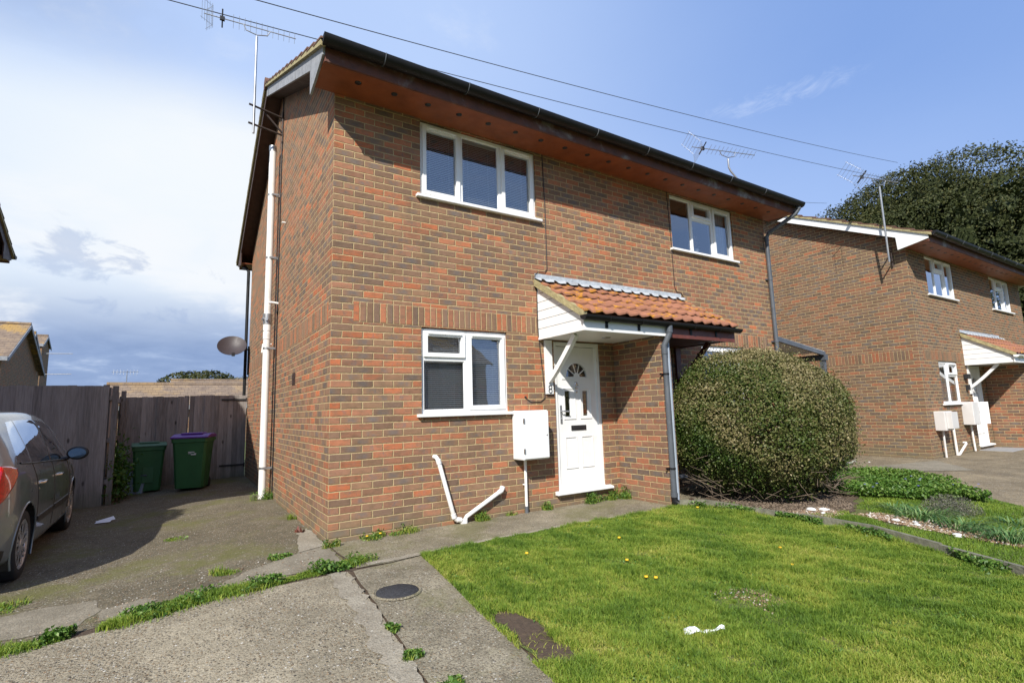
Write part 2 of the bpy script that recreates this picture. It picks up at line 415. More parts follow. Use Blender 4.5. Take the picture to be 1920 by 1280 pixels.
def conc_mat(name, base, stain, grit=1., agg=None, moss=.0, patchc=None):
    m, nt, b = newmat(name); P = geoco(nt)
    n1 = noise(nt, P, 1.1, 8, .66, .4); n2 = noise(nt, P, 5., 7, .7); n3 = noise(nt, P, 75, 4, .7); n4 = noise(nt, P, 26, 5, .7)
    c = ramp(nt, n1*.55+n2*.45, [(.36, stain), (.49, tuple((a*.9+b_*1.1)/2 for a, b_ in zip(base, stain))), (.62, base)])
    h = n2*.5+n3*.5
    for sc_, th in ((52., .44), (92., .42)):
        if not agg: break
        vn = voro(nt, P, sc_); vd = S_(nt, vn); r_, g_, b__ = sep(nt, voro(nt, P, sc_, 1))
        stone = ramp(nt, r_, [(0, (.045, .045, .045)), (.25, (.13, .105, .075)), (.5, (.27, .17, .085)), (.72, (.36, .30, .21)), (.93, (.50, .46, .38)), (1, (.72, .70, .64))])
        mk = vd.sstep(th-.14, th, 1., 0.)*((noise(nt, P, 1.7, 4)*.9+g_*.5).sstep(.50, .80))*agg
        c = mixc(nt, mk, c, stone); h = h+mk*.35
    c = mixc(nt, n3.sstep(.42, .66, 0, .55*grit), c, tuple(x*.35 for x in stain))
    c = mixc(nt, n4.sstep(.50, .70, 0, .40*grit), c, tuple(x*.6 for x in stain))
    sp = S_(nt, voro(nt, P, 19.)); spr = sep(nt, voro(nt, P, 19., 1))[1]
    c = mixc(nt, sp.sstep(.10, .16, 1., 0.)*spr.gt(.90)*.8, c, (.58, .56, .50))
    if moss: c = mixc(nt, (noise(nt, P, 1.0, 6, .6)+noise(nt, P, 11, 4)*.3).sstep(.62, .82)*moss, c, (.125, .125, .035))
    cr = S_(nt, voro(nt, P, .55)); 
    setin(nt, b, 'Base Color', c); setin(nt, b, 'Roughness', .9); setin(nt, b, 'Specular IOR Level', .3)
    setin(nt, b, 'Normal', bump(nt, h, .016, .9)); return m
M['drive'] = conc_mat('worn_aggregate_concrete', (.215, .185, .125), (.10, .086, .055), 1.1, agg=.9, moss=.8)
M['slab'] = conc_mat('exposed_aggregate_slab', (.42, .365, .262), (.21, .182, .128), 1.0, agg=1.)
M['path'] = conc_mat('old_concrete_path', (.37, .325, .235), (.15, .13, .088), 1.1, agg=.7, moss=.5)
M['patch'] = conc_mat('pale_concrete_skim', (.31, .275, .21), (.165, .145, .105), .8, agg=.25)
M['paleedge'] = conc_mat('pale_trowelled_edge', (.42, .38, .30), (.23, .20, .15), .8, agg=.3)
M['drive2'] = conc_mat('grey_driveway_concrete', (.34, .275, .175), (.135, .108, .07), .9, agg=.7)
def soil_mat():
    m, nt, b = newmat('brown_soil_and_short_turf'); P = geoco(nt)
    n = noise(nt, P, 3.2, 6, .6); n2 = noise(nt, P, 55, 4)
    c = ramp(nt, n, [(.35, (.06, .085, .016)), (.5, (.10, .13, .024)), (.65, (.14, .14, .035))])
    c = mixc(nt, n2.sstep(.5, .7, 0, .7), c, (.055, .042, .025))
    setin(nt, b, 'Base Color', c); setin(nt, b, 'Roughness', .95); setin(nt, b, 'Normal', bump(nt, n2, .03)); return m
M['turf'] = soil_mat()
M['soil'] = simple('bare_dark_soil', (.072, .048, .030), .95, .3, 30, bumpd=.012, bscale=70)
M['mulch'] = simple('brown_bark_mulch', (.11, .075, .045), .95, .6, 60, bumpd=.02, bscale=90)

def attr_mat(name, stops, rough=.55, spec=.35, trans=.0, an='rnd', noise_mix=None, nscale=1.2):
    m, nt, b = newmat(name); a = attr(nt, an)
    if noise_mix: a = (a*(1-noise_mix) + (noise(nt, geoco(nt), nscale, 4, .6)*1.9-.45)*noise_mix).max(0.).min(1.)
    c = ramp(nt, a, stops)
    setin(nt, b, 'Base Color', c); setin(nt, b, 'Roughness', rough); setin(nt, b, 'Specular IOR Level', spec)
    if trans:
        out = nt.nodes['Material Output']; t = node(nt, 'ShaderNodeBsdfTranslucent'); nt.links.new(mixc(nt, 1., c, (1.0, 1.25, .6), 'MULTIPLY'), t.inputs[0])
        mx = node(nt, 'ShaderNodeMixShader'); mx.inputs[0].default_value = trans
        nt.links.new(b.outputs[0], mx.inputs[1]); nt.links.new(t.outputs[0], mx.inputs[2]); nt.links.new(mx.outputs[0], out.inputs[0])
    return m
M['grass'] = attr_mat('lawn_grass', [(0, (.04, .09, .012)), (.28, (.10, .18, .020)), (.52, (.20, .28, .034)), (.75, (.35, .36, .065)), (1, (.54, .45, .19))], .6, .3, .25, noise_mix=.45, nscale=1.6)
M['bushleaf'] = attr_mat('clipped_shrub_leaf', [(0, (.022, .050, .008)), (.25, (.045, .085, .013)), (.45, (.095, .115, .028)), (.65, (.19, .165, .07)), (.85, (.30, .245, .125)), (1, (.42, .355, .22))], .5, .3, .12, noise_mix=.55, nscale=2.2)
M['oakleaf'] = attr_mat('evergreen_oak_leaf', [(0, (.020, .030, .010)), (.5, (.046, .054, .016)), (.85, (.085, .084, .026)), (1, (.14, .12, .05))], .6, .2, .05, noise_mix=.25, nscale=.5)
M['weedleaf'] = attr_mat('weed_leaf', [(0, (.04, .10, .015)), (.6, (.10, .20, .03)), (1, (.2, .28, .06))], .5, .4, .25)
M['strapleaf'] = attr_mat('strap_leaf', [(0, (.04, .11, .03)), (.6, (.10, .20, .055)), (1, (.24, .31, .12))], .5, .4, .2)
M['lavleaf'] = attr_mat('grey_shrub_leaf', [(0, (.05, .05, .04)), (.6, (.12, .12, .09)), (1, (.22, .2, .15))], .6, .3)
M['pebble'] = attr_mat('mixed_pebble', [(0, (.10, .06, .035)), (.45, (.26, .165, .095)), (.8, (.36, .28, .20)), (1, (.60, .57, .52))], .7, .3)
M['stoneW'] = simple('white_flint', (.68, .68, .66), .7, .08)
M['bark'] = simple('grey_brown_bark', (.16, .12, .085), .9, .35, 14, bumpd=.01)
M['yellow'] = simple('yellow_petals', (.85, .5, .02), .6, .1)
M['violet'] = simple('violet_petals', (.22, .22, .62), .6, .1)
M['petalw'] = simple('white_petals', (.8, .8, .76), .6, .05)
def fence_mat(name, base):
    m, nt, b = newmat(name); P = geoco(nt); o = node(nt, 'ShaderNodeObjectInfo')
    x, y, z = sep(nt, P); v = comb(nt, x*26., y*26., z*1.8)
    g = noise(nt, v, 1.6, 5, .65, .6); rv = attr(nt, 'rnd')
    c = ramp(nt, g*.7+rv*.3, [(.25, tuple(q*.5 for q in base)), (.5, base), (.75, tuple(min(1, q*1.5) for q in base))])
    kn = S_(nt, voro(nt, comb(nt, x*5., y*5., z*2.2), 1.)); c = mixc(nt, kn.sstep(.05, .13, .8, 0.), c, (.035, .028, .022))
    c = mixc(nt, (z+noise(nt, P, 4, 3)*.4).sstep(.0, .5, .55, 0.), c, (.06, .075, .03))
    setin(nt, b, 'Base Color', c); setin(nt, b, 'Roughness', .9); setin(nt, b, 'Normal', bump(nt, g, .006)); return m
M['fence'] = fence_mat('weathered_fence_boards', (.30, .27, .245))
M['timber'] = simple('grey_green_weathered_timber', (.15, .145, .105), .9, .3, 14, bumpd=.006)
M['bin'] = simple('dark_green_bin_plastic', (.028, .115, .035), .5, .12, 4)
M['binlid'] = simple('faded_green_bin_lid', (.07, .16, .09), .5, .12, 4)
M['purple'] = simple('purple_bin_lid', (.13, .04, .28), .5, .1, 4)
M['mirrord'] = simple('tinted_mirror_glass', (.10, .14, .17), .12, .05, metal=.6)
M['rubber'] = simple('tyre_rubber', (.018, .018, .019), .8, .2)
M['silverwheel'] = simple('silver_wheel_trim', (.55, .57, .60), .3, .05, metal=.6)
M['carpaint'] = simple('metallic_silver_grey_paint', (.20, .225, .235), .34, .02, 30, metal=.35, coat=1.)
M['carplastic'] = simple('black_car_plastic', (.02, .02, .021), .5, .1)
M['redlens'] = simple('red_lamp_lens', (.60, .006, .006), .10, .35, 55, coat=1.)
M['chinawhite'] = simple('white_paper', (.75, .77, .8), .8, .05)
M['dish'] = simple('dark_mesh_dish', (.045, .034, .036), .55, .1)
M['ledgrey'] = simple('pale_blue_grey_plastic', (.25, .31, .36), .5, .1)
M['stonebox'] = simple('off_white_meter_cabinet', (.60, .58, .56), .5, .05)

# ------------------------------------------------------------------ building kit
def wall_face(mb, x0, x1, z0, z1, holes, y=0., depth=.10, mi=0):
    xs = sorted({x0, x1, *[h[0] for h in holes], *[h[1] for h in holes]}); zs = sorted({z0, z1, *[h[2] for h in holes], *[h[3] for h in holes]})
    for i in range(len(xs)-1):
        for j in range(len(zs)-1):
            cx, cz = (xs[i]+xs[i+1])/2, (zs[j]+zs[j+1])/2
            if any(h[0] < cx < h[1] and h[2] < cz < h[3] for h in holes): continue
            mb.quad((xs[i], y, zs[j]), (xs[i+1], y, zs[j]), (xs[i+1], y, zs[j+1]), (xs[i], y, zs[j+1]), mi)
    for a, b, c, d in holes:
        mb.quad((a, y, c), (a, y, d), (a, y+depth, d), (a, y+depth, c), mi); mb.quad((b, y, d), (b, y, c), (b, y+depth, c), (b, y+depth, d), mi)
        mb.quad((a, y, d), (b, y, d), (b, y+depth, d), (a, y+depth, d), mi); mb.quad((b, y, c), (a, y, c), (a, y+depth, c), (b, y+depth, c), mi)

def window(par, x0, x1, z0, z1, cells, y=.03, blind=None, curtain=None, pot=None, vents=True, small=False):
    """cells: (x0,x1,z0,z1,opening) absolute"""
    f = MB(); b = .042
    f.box(x0, x0+b, y, y+.07, z0, z1); f.box(x1-b, x1, y, y+.07, z0, z1)
    f.box(x0+b, x1-b, y, y+.07, z1-b, z1); f.box(x0+b, x1-b, y, y+.07, z0, z0+b)
    for (a, c, d, e, op) in cells:          # mullions and transoms between cells
        if c < x1-.001: f.box(c-.025, c+.025, y+.002, y+.068, max(d, z0+b), min(e, z1-b))
        if e < z1-.001: f.box(max(a, x0+b), min(c, x1-b)-(.025 if c < x1-.001 else 0), y+.004, y+.066, e-.025, e+.025)
    w = f.build('window', M['white'], par, bevel=.004)
    s = MB(); s.box(x0-.06, x1+.06, -.055, y+.02, z0-.035, z0+.001); s.build('sill', M['white'], w, bevel=.006)
    for (a, c, d, e, op) in cells:
        A = a+(b if a == x0 else .025)-.006; C = c-(b if c == x1 else .025)+.006
        D = d+(b if d == z0 else .025)-.006; E_ = e-(b if e == z1 else .025)+.006
        t = .050 if op else .014; yy = y-.020 if op else y+.014
        g = MB(); g.box(A, A+t, yy, y+.05, D, E_); g.box(C-t, C, yy, y+.05, D, E_); g.box(A+t, C-t, yy, y+.05, E_-t, E_); g.box(A+t, C-t, yy, y+.05, D, D+t)
        if op and vents and C-A > .3: g.box(A+.05, C-.05, yy-.016, yy+.001, E_-.030, E_-.010)
        g.build('sash' if op else 'glazing_bead', M['white'], w, bevel=.003)
        MB().quad((A+t, y+.022, D+t), (C-t, y+.022, D+t), (C-t, y+.022, E_-t), (A+t, y+.022, E_-t)).build('pane', M['glass'], w)
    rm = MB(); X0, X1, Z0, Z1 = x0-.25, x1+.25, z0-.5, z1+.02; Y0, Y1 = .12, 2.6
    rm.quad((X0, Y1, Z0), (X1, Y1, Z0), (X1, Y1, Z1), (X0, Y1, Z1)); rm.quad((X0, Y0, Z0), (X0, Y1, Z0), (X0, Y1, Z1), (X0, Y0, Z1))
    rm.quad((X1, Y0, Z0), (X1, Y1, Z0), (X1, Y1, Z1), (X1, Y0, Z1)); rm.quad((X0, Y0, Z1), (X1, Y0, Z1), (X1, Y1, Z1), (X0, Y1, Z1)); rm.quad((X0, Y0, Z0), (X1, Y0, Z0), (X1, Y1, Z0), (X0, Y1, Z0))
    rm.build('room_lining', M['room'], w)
    if blind:
        bl = MB(); top = z1-.06; bot = z0+.05+blind[0]*(z1-z0)
        for (p, q) in blind[1]:
            z = top
            while z > bot:
                bl.add([(p, .108, z-.0135), (q, .108, z-.0135), (q, .119, z), (p, .119, z)], [(0, 1, 2, 3)]); z -= .0235
            bl.box(p, q, .105, .13, top, top+.03)
            for xx in (p+.12, q-.12): bl.tube([(xx, .104, bot), (xx, .104, top)], .0014, 4)
            bl.tube([(p+.05, .10, bot+.05), (p+.05, .10, top)], .003, 5)
        bl.build('blind', M['blind'], w)
    if curtain:
        cu = MB(); n = 40; pts = [(curtain[0]+(curtain[1]-curtain[0])*i/n, .16+.02*math.sin(i*1.3)) for i in range(n+1)]
        for i in range(n): cu.quad((*pts[i], z0), (*pts[i+1], z0), (*pts[i+1], z1), (*pts[i], z1))
        cu.build('curtain', M['curtain'], w)
    if pot:
        pl = MB(); pl.lathe([(.0, z0+.04), (.05, z0+.04), (.07, z0+.16), (.06, z0+.16)], 16, 0, (pot, .2, 0))
        pl.build('vase', M['white_dirty'], w)
        V = []; 
        for i in range(260):
            a = random.uniform(0, 6.28); rr = random.uniform(0, .14); h = random.uniform(.15, .45); c = Vector((pot+rr*math.cos(a), .22+rr*.5*math.sin(a), z0+h))
            d1 = Vector([random.uniform(-1, 1) for _ in range(3)]).normalized()*.025; d2 = Vector([random.uniform(-1, 1) for _ in range(3)]).normalized()*.02
            V += [c-d1, c+d2, c+d1, c-d2]
        npmesh('dried_flowers', np.array([tuple(v) for v in V]), 4, M['pebble'], w, {'rnd': rng.uniform(.4, 1, len(V))})
    return w

def tile_slope(mb, x0, x1, yb, zb, yt, zt, nc, per=.2, amp=.03, lift=.035, seg=8, mi=0, jit=.004):
    nx = max(2, int((x1-x0)/per*seg)); th = .018
    prof = []
    for i in range(nx+1):
        x = x0+(x1-x0)*i/nx; t = ((x-x0)/per) % 1.
        prof.append((x, amp*(.5+.5*math.cos(2*math.pi*(t-.25-.12*math.sin(2*math.pi*t))))**1.4))
    for c in range(nc):
        f0, f1 = c/nc, min(1., (c+1.12)/nc)
        y0_, z0_ = yb+(yt-yb)*f0, zb+(zt-zb)*f0; y1_, z1_ = yb+(yt-yb)*f1, zb+(zt-zb)*f1
        vs = []; 
        for k, (x, h) in enumerate(prof):
            j = random.uniform(-jit, jit) if False else jit*math.sin(int((x-x0)/(per*1.5)+c*.5)*12.9898+c*4.1)
            vs += [(x, y0_, z0_+lift+h-th+j-.004), (x, y0_, z0_+lift+h+j), (x, y1_, z1_+h*1.)]
        fs = []
        for k in range(nx):
            a = 3*k; fs += [(a, a+3, a+4, a+1), (a+1, a+4, a+5, a+2)]
        mb.add(vs, fs, mi)
        for e in (0, nx):
            a = vs[3*e:3*e+3]; mb.add([a[0], a[1], a[2], (a[2][0], a[2][1], a[2][2]-.02)], [(0, 1, 2, 3)], mi)
    return prof

def digit8(mb, x, y, z, h, w):
    for cz, rz_ in ((z+h*.26, h*.26), (z+h*.75, h*.24)):
        pts = [(x+w/2*math.cos(a)*(.92 if cz > z+h*.5 else 1), y, cz+rz_*math.sin(a)) for a in [2*math.pi*k/20 for k in range(21)]]
        mb.tube(pts, .0048, 6, cap=False)

def door(par, x0, x1, z0, z1, flip=False, grey=False, simple_=False):
    """white panelled front door in its frame"""
    y = .03; b = .055
    def X(f): return x0+(x1-x0)*((1-f) if flip else f)
    f = MB(); f.box(x0, x0+b, y-.01, y+.07, z0+.03, z1); f.box(x1-b, x1, y-.01, y+.07, z0+.03, z1); f.box(x0+b, x1-b, y-.01, y+.07, z1-b, z1)
    f.box(x0+b-.004, x0+b+.018, y+.008, y+.068, z0+.03, z1-b); f.box(x1-b-.018, x1-b+.004, y+.008, y+.068, z0+.03, z1-b)
    fr = f.build('door_frame', M['white'], par, bevel=.004)
    s = MB(); s.prism([(-.075, z0+.0), (-.07, z0+.022), (y+.02, z0+.045), (y+.02, z0-.012), (-.07, z0-.012)], 0, x0-.06, x1+.08); s.build('threshold', M['white'], fr, bevel=.004)
    l = MB(); lx0, lx1, lz0, lz1 = x0+b+.018, x1-b-.018, z0+.045, z1-b-.008
    cx = (lx0+lx1)/2; fz = z0+1.525; r = .185
    l0 = (lx1-lx0)
    lites = [(cx-.215, cx-.125, z0+.99, z0+1.33), (cx+.095, cx+.185, z0+.99, z0+1.33)]
    yl = y+.012
    # leaf with real openings: rectangles cut, the fan filled by strips
    n = 16; arc = [(cx+r*math.cos(math.pi*k/n), fz+r*math.sin(math.pi*k/n)) for k in range(n+1)]
    xs = [lx0, lx1]
    body = MB(); wall_face(body, lx0, lx1, lz0, fz, lites, yl, .02)
    top = [(lx1, fz), (lx1, lz1), (lx0, lz1), (lx0, fz)]
    poly = arc[::-1]+top[:0]
    # region above fz around the arc, as quads from arc to outer border
    outer = []
    for (ax, az) in arc:
        dx_, dz_ = ax-cx, az-fz; k = min(((lx1-cx)/abs(dx_)) if abs(dx_) > 1e-6 else 1e9, ((lz1-fz)/dz_) if dz_ > 1e-6 else 1e9); outer.append((cx+dx_*k, fz+dz_*k))
    for k in range(n):
        a, b_, c, d = arc[k], outer[k], outer[k+1], arc[k+1]
        body.add([(a[0], yl, a[1]), (b_[0], yl, b_[1]), (c[0], yl, c[1]), (d[0], yl, d[1])], [(3, 2, 1, 0)])
        if abs(b_[0]-c[0]) > 1e-4 and abs(b_[1]-c[1]) > 1e-4:
            co = (lx1 if b_[0] > cx else lx0, lz1); body.add([(b_[0], yl, b_[1]), (co[0], yl, co[1]), (c[0], yl, c[1])], [(2, 1, 0)])
        body.add([(a[0], yl, a[1]), (d[0], yl, d[1]), (d[0], yl+.02, d[1]), (a[0], yl+.02, a[1])], [(0, 1, 2, 3)])
    for (a, c, d, e) in [(cx-.245, cx-.035, z0+.30, z0+.72), (cx+.035, cx+.245, z0+.30, z0+.72), (cx-.245, cx-.04, z0+.95, z0+1.37), (cx+.04, cx+.245, z0+.95, z0+1.37)]:
        t = .014
        for (p, q, u, v) in ((a, c, d, d+t), (a, c, e-t, e), (a, a+t, d+t, e-t), (c-t, c, d+t, e-t)): body.box(p, q, yl-.010, yl+.001, u, v)
    body.box(cx-.26, cx+.26, yl-.010, yl+.001, fz-.035, fz-.017)
    for k in range(n):
        a, d = arc[k], arc[k+1]; m_ = 1.09
        a2 = (cx+(a[0]-cx)*m_, fz+(a[1]-fz)*m_); d2 = (cx+(d[0]-cx)*m_, fz+(d[1]-fz)*m_)
        body.add([(a[0], yl-.01, a[1]), (a2[0], yl-.01, a2[1]), (d2[0], yl-.01, d2[1]), (d[0], yl-.01, d[1])], [(3, 2, 1, 0)])
        body.add([(a2[0], yl-.01, a2[1]), (a2[0], yl, a2[1]), (d2[0], yl, d2[1]), (d2[0], yl-.01, d2[1])], [(0, 1, 2, 3)])
    # fan bars and hub
    for ang in (36, 72, 108, 144):
        a = math.radians(ang); c_, s_ = math.cos(a), math.sin(a); w_ = .007
        body.add([(cx+c_*.05-s_*w_, yl-.004, fz+s_*.05+c_*w_), (cx+c_*.05+s_*w_, yl-.004, fz+s_*.05-c_*w_), (cx+c_*r+s_*w_, yl-.004, fz+s_*r-c_*w_), (cx+c_*r-s_*w_, yl-.004, fz+s_*r+c_*w_)], [(0, 1, 2, 3)])
    body.add([(cx+.055*math.cos(math.pi*k/12), yl-.005, fz+.055*math.sin(math.pi*k/12)) for k in range(13)], [tuple(range(13))])
    lf = body.build('door', M['white'], par)
    pn = MB(); pn.quad((lx0+.1, yl+.015, z0+.9), (lx1-.1, yl+.015, z0+.9), (lx1-.1, yl+.015, lz1-.05), (lx0+.1, yl+.015, lz1-.05)); pn.build('pane', M['glass'], lf)
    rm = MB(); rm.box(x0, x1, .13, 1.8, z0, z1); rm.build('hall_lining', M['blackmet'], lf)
    h = MB(); hx = lx1-.05 if flip else lx0+.04
    h.box(hx-.015, hx+.015, yl-.012, yl, z0+.90, z0+1.14); h.tube([(hx, yl-.01, z0+1.06), (hx, yl-.05, z0+1.06), (hx+(-.11 if flip else .11), yl-.055, z0+1.055)], .011, 8); h.lathe([(0, -.02), (.011, -.02), (.011, 0)], 10, 0, (hx, yl, z0+.96), 'y')
    h.build('handle', M['greymet'], lf, bevel=.002)
    lb = MB(); lb.box(cx-.13, cx+.13, yl-.012, yl, z0+.80, z0+.865); lb.box(cx-.105, cx+.105, yl-.017, yl-.011, z0+.813, z0+.852); lb.build('letterbox', M['blackmet'], lf, bevel=.003)
    k = MB(); kz = z0+1.36; k.lathe([(0, -.02), (.02, -.02), (.028, -.006), (.028, 0)], 12, 0, (cx-.02, yl, kz+.07), 'y')
    k.tube([(cx-.02+.03*math.sin(a), yl-.018, kz+.035+.035*math.cos(a)) for a in [i*math.pi/8 for i in range(17)]], .0065, 8); k.lathe([(0, -.014), (.016, -.014), (.016, 0)], 12, 0, (cx-.02, yl, kz-.04), 'y')
    k.build('knocker', M['chrome'], lf)
    return lf

WD, DP = 8.18, 7.6
def deck(y): return 4.875+.475*(min(y, DP-y)+.6)-0.0
def house(name, loc, label, uoff=(0, 0), brick='brick', barge='barge', barge_back='darkwood', ext=True, fasc='fascia', canL=('white', 'white'), canR=('redwood', 'redwood'),
          lower_left=None, upper_left=None, front=True, zbase=-.5, upper_right=None, lower_right=None, canopy_gutter='black', simple_windows=False, group=None):
    H = empty(name, loc, 0, label, 'house', group)
    D0, D1 = 2.905, 3.725
    mid = 4.09
    wins = []
    wl = MB(uoff)
    holes = [] if not front else [(1.01, 2.71, 3.77, 4.745), (1.01, 2.17, 1.185, 2.195), (5.47, 7.17, 3.77, 4.745), (6.01, 7.17, 1.185, 2.195), (D0, D1, .12, 2.125), (2*mid-D1, 2*mid-D0, .12, 2.125)]
    wall_face(wl, 0, WD, zbase, 4.80, holes, 0., .11)
    gp = [(0, zbase), (0, 4.80), (0, deck(0)-.03), (DP/2, deck(DP/2)-.03), (DP, deck(0)-.03), (DP, zbase)]
    wl.add([(0, p[0], p[1]) for p in gp], [tuple(range(6))]); wl.add([(WD, p[0], p[1]) for p in gp], [tuple(range(6))[::-1]])
    wl.quad((WD, DP, zbase), (0, DP, zbase), (0, DP, deck(0)-.03), (WD, DP, deck(0)-.03))
    wl.build('wall', M[brick], H)
    # roof
    rf = MB(); ry, rz_ = DP/2, deck(DP/2)
    tile_slope(rf, -.29, WD+.29, -.62, deck(-.62)+.012, ry, rz_+.012, 13, .30, .028, .04, 8)
    tile_slope(rf, -.29, WD+.29, DP+.62, deck(-.62)+.012, ry, rz_+.012, 13, .30, .028, .04, 8)
    rf.tube([(-.29, ry, rz_+.03), (WD+.29, ry, rz_+.03)], .11, 10)
    rf.quad((-.26, -.6, deck(-.6)), (WD+.26, -.6, deck(-.6)), (WD+.26, ry, rz_), (-.26, ry, rz_)); rf.quad((-.26, DP+.6, deck(-.6)), (WD+.26, DP+.6, deck(-.6)), (WD+.26, ry, rz_), (-.26, ry, rz_))
    rf.build('roof', M['tile_main'], H)
    for sx, xo in ((0, -.25), (1, WD+.225)):
        # barge boards
        d = .20
        f = MB(); f.prism([(-.53, deck(-.53)-.012), (-.53, 4.80), (-.30, 4.755), (.06, 4.69), (.075, deck(.075)-d-.01), (ry, rz_-d), (ry, rz_-.006)], 0, xo, xo+.025); f.build('bargeboard', M[barge], H, bevel=.003)
        f = MB(); f.prism([(DP+.53, deck(-.53)-.012), (DP+.53, 4.80), (DP+.30, 4.755), (DP-.06, 4.69), (DP-.075, deck(.075)-d-.01), (ry+.001, rz_-d), (ry+.001, rz_-.006)], 0, xo, xo+.025); f.build('bargeboard', M[barge_back], H, bevel=.003)
        a, b_ = (xo+.025, -.001) if sx == 0 else (WD+.001, xo)
        f = MB()
        for (ya, yb_) in ((0.0, ry), (DP, ry)):
            za, zb_ = deck(0)-d+.03, rz_-d+.03
            f.quad((a, ya, za), (b_, ya, za), (b_, yb_, zb_), (a, yb_, zb_))
        f.build('verge_soffit', M['darkwood'], H)
        f = MB(); e0, e1 = (-.285, -.235) if sx == 0 else (WD+.235, WD+.285)
        f.prism([(-.60, deck(-.60)-.03), (ry, rz_-.03), (ry, rz_+.03), (-.60, deck(-.60)+.03)], 0, e0, e1)
        f.prism([(DP+.60, deck(-.60)-.03), (ry+.001, rz_-.03), (ry+.001, rz_+.03), (DP+.60, deck(-.60)+.03)], 0, e0, e1)
        f.build('verge_mortar', M['mortar'], H)
    for back in (0, 1):
        def Y(y): return DP-y if back else y
        sf = MB(); sf.box(-.225, WD+.225, Y(-.505), Y(-.001), 4.76, 4.775); so_ = sf.build('soffit', M['soffit'], H)
        fa = MB(); fa.box(-.225, WD+.225, Y(-.53), Y(-.505), 4.735, 4.93); fa.build('fascia', M[fasc], H, bevel=.003)
        g = MB(); y0g = Y(-.60); g.half((-.27, y0g-(.012 if not back else -.012), 4.93), (WD+.30, y0g-(.012 if not back else -.012), 4.93), .082)
        g.build('gutter', M['black'], H)
        if not back:
            x = .35
            while x < WD:
                ys = -.60; MB().tube([(x, ys-.012+.086*math.cos(a), 4.93-.086*math.sin(a)) for a in [math.pi*k/8 for k in range(9)]], .006, 5).build('gutter_bracket', M['greyp'], H); x += .98
            x = .17
            while x < WD-.1:
                MB().lathe([(0, -.005), (.030, -.005), (.036, -.001), (.036, .002)], 14, 0, (x, -.31, 4.758)).build('soffit_vent', M['blackmet'], so_); x += .405
    if not front: return H
    # upper windows
    def mir(cs): return [(2*mid-c[1], 2*mid-c[0], c[2], c[3], c[4]) for c in cs]
    z0, z1 = 3.785, 4.735
    th = 1.70/3
    A = [(1.01, 1.01+.56, z0, z1, 1), (1.57, 2.15, z0, z1, 0), (2.15, 2.71, z0, z1, 1)]
    window(H, 1.01, 2.71, z0, z1, upper_left or A, blind=(0.0, [(1.06, 1.56), (1.59, 2.13), (2.17, 2.66)]) if not upper_left else None, curtain=(1.03, 1.3) if upper_left else None)
    B = [(5.47, 6.03, z0, z1, 0), (6.03, 6.60, 4.42, z1, 1), (6.03, 6.60, z0, 4.42, 0), (6.60, 7.17, z0, z1, 1)]
    window(H, 5.47, 7.17, z0, z1, upper_right or B, curtain=(6.66, 7.14), pot=6.3, vents=False)
    zz0, zz1 = 1.20, 2.185
    C = [(1.01, 1.60, 1.835, zz1, 1), (1.01, 1.60, zz0, 1.835, 0), (1.60, 2.17, zz0, zz1, 1)]
    window(H, 1.01, 2.17, zz0, zz1, lower_left or C, blind=(0., [(1.05, 1.59), (1.62, 2.13)]) if not lower_left else None, curtain=None if not lower_left else (1.05, 2.12))
    window(H, 6.01, 7.17, zz0, zz1, mir(C), curtain=(6.05, 6.5), vents=False)
    door(H, D0, D1, .12, 2.115); door(H, 2*mid-D1, 2*mid-D0, .12, 2.115, flip=True)
    # dividing wall of the porch
    fw_ = MB((50, 20)); fw_.box(3.995, 4.185, -.88, -.001, zbase, 2.16); fw_.build('porch_dividing_wall', M['brick_fin'], H, bevel=.006)
    # canopy
    CX0, CX1 = 2.665, 5.515; ys = -.92
    cn = MB(); pr = tile_slope(cn, CX0-.05, CX1+.05, -1.0, 2.30, .0, 2.905, 4, .205, .030, .040, 9, 0, .007)
    cn.quad((CX0, -.97, 2.305), (CX1, -.97, 2.305), (CX1, 0, 2.89), (CX0, 0, 2.89))
    cp = cn.build('porch_roof', M['tile'], H)
    for k, (xa, xb, sty) in enumerate(((CX0, mid, canL), (mid, CX1, canR))):
        cx = xa if k == 0 else xb; s_ = 1 if k == 0 else -1
        # cheek boards
        ck = MB(); nb = 6; lo, hi = 2.15, 2.86
        def ytop(z): return max(-.915, -(2.875-z)/.615 + .01) if z > 2.30 else -.915
        for q in range(nb):
            za = lo+(hi-lo)*q/nb; zb = lo+(hi-lo)*(q+1)/nb-.004
            if k == 0: xx0, xx1 = cx, cx+.018
            else: xx0, xx1 = cx-.018, cx
            bz = max(lo, za)
            zb -= .005; ck.prism([(-.004, za), (-.004, zb), (min(-.006, ytop(zb)*(1)), zb), (min(-.006, ytop(za)), za)], 0, xx0+s_*(.0), xx1)
        if k == 0: ck.box(cx+.019, cx+.03, -.88, -.004, 2.14, 2.30)
        ck.prism([(-.01, 2.155), (-.01, 2.84), (-.87, 2.30), (-.87, 2.155)], 0, cx+s_*.020, cx+s_*.030)
        ck.box(cx-.004, cx+.034, -.915, -.004, 2.122, 2.150) if k == 0 else ck.box(cx-.034, cx+.004, -.915, -.004, 2.122, 2.150)
        ck.build('porch_cheek', M[sty[0]], H)
        fa = MB(); fa.box(xa-(.02 if k == 0 else -.003), xb+(.02 if k else -.003), ys-.022, ys, 2.115 if k == 0 else 2.10, 2.275); fa.build('porch_fascia', M[sty[1]], H, bevel=.004)
        st = MB(); st.box(xa+.035*(k == 0), (xb if k == 0 else xb-.035), ys, -.004, 2.135, 2.150); sfo = st.build('porch_ceiling', M[sty[0]], H)
        if k == 0:
            lt = MB(); lt.lathe([(0, -.012), (.05, -.012), (.06, -.002), (.06, .002)], 20, 0, (3.45, -.45, 2.134)); lt.build('ceiling_light', M['greymet'], sfo)
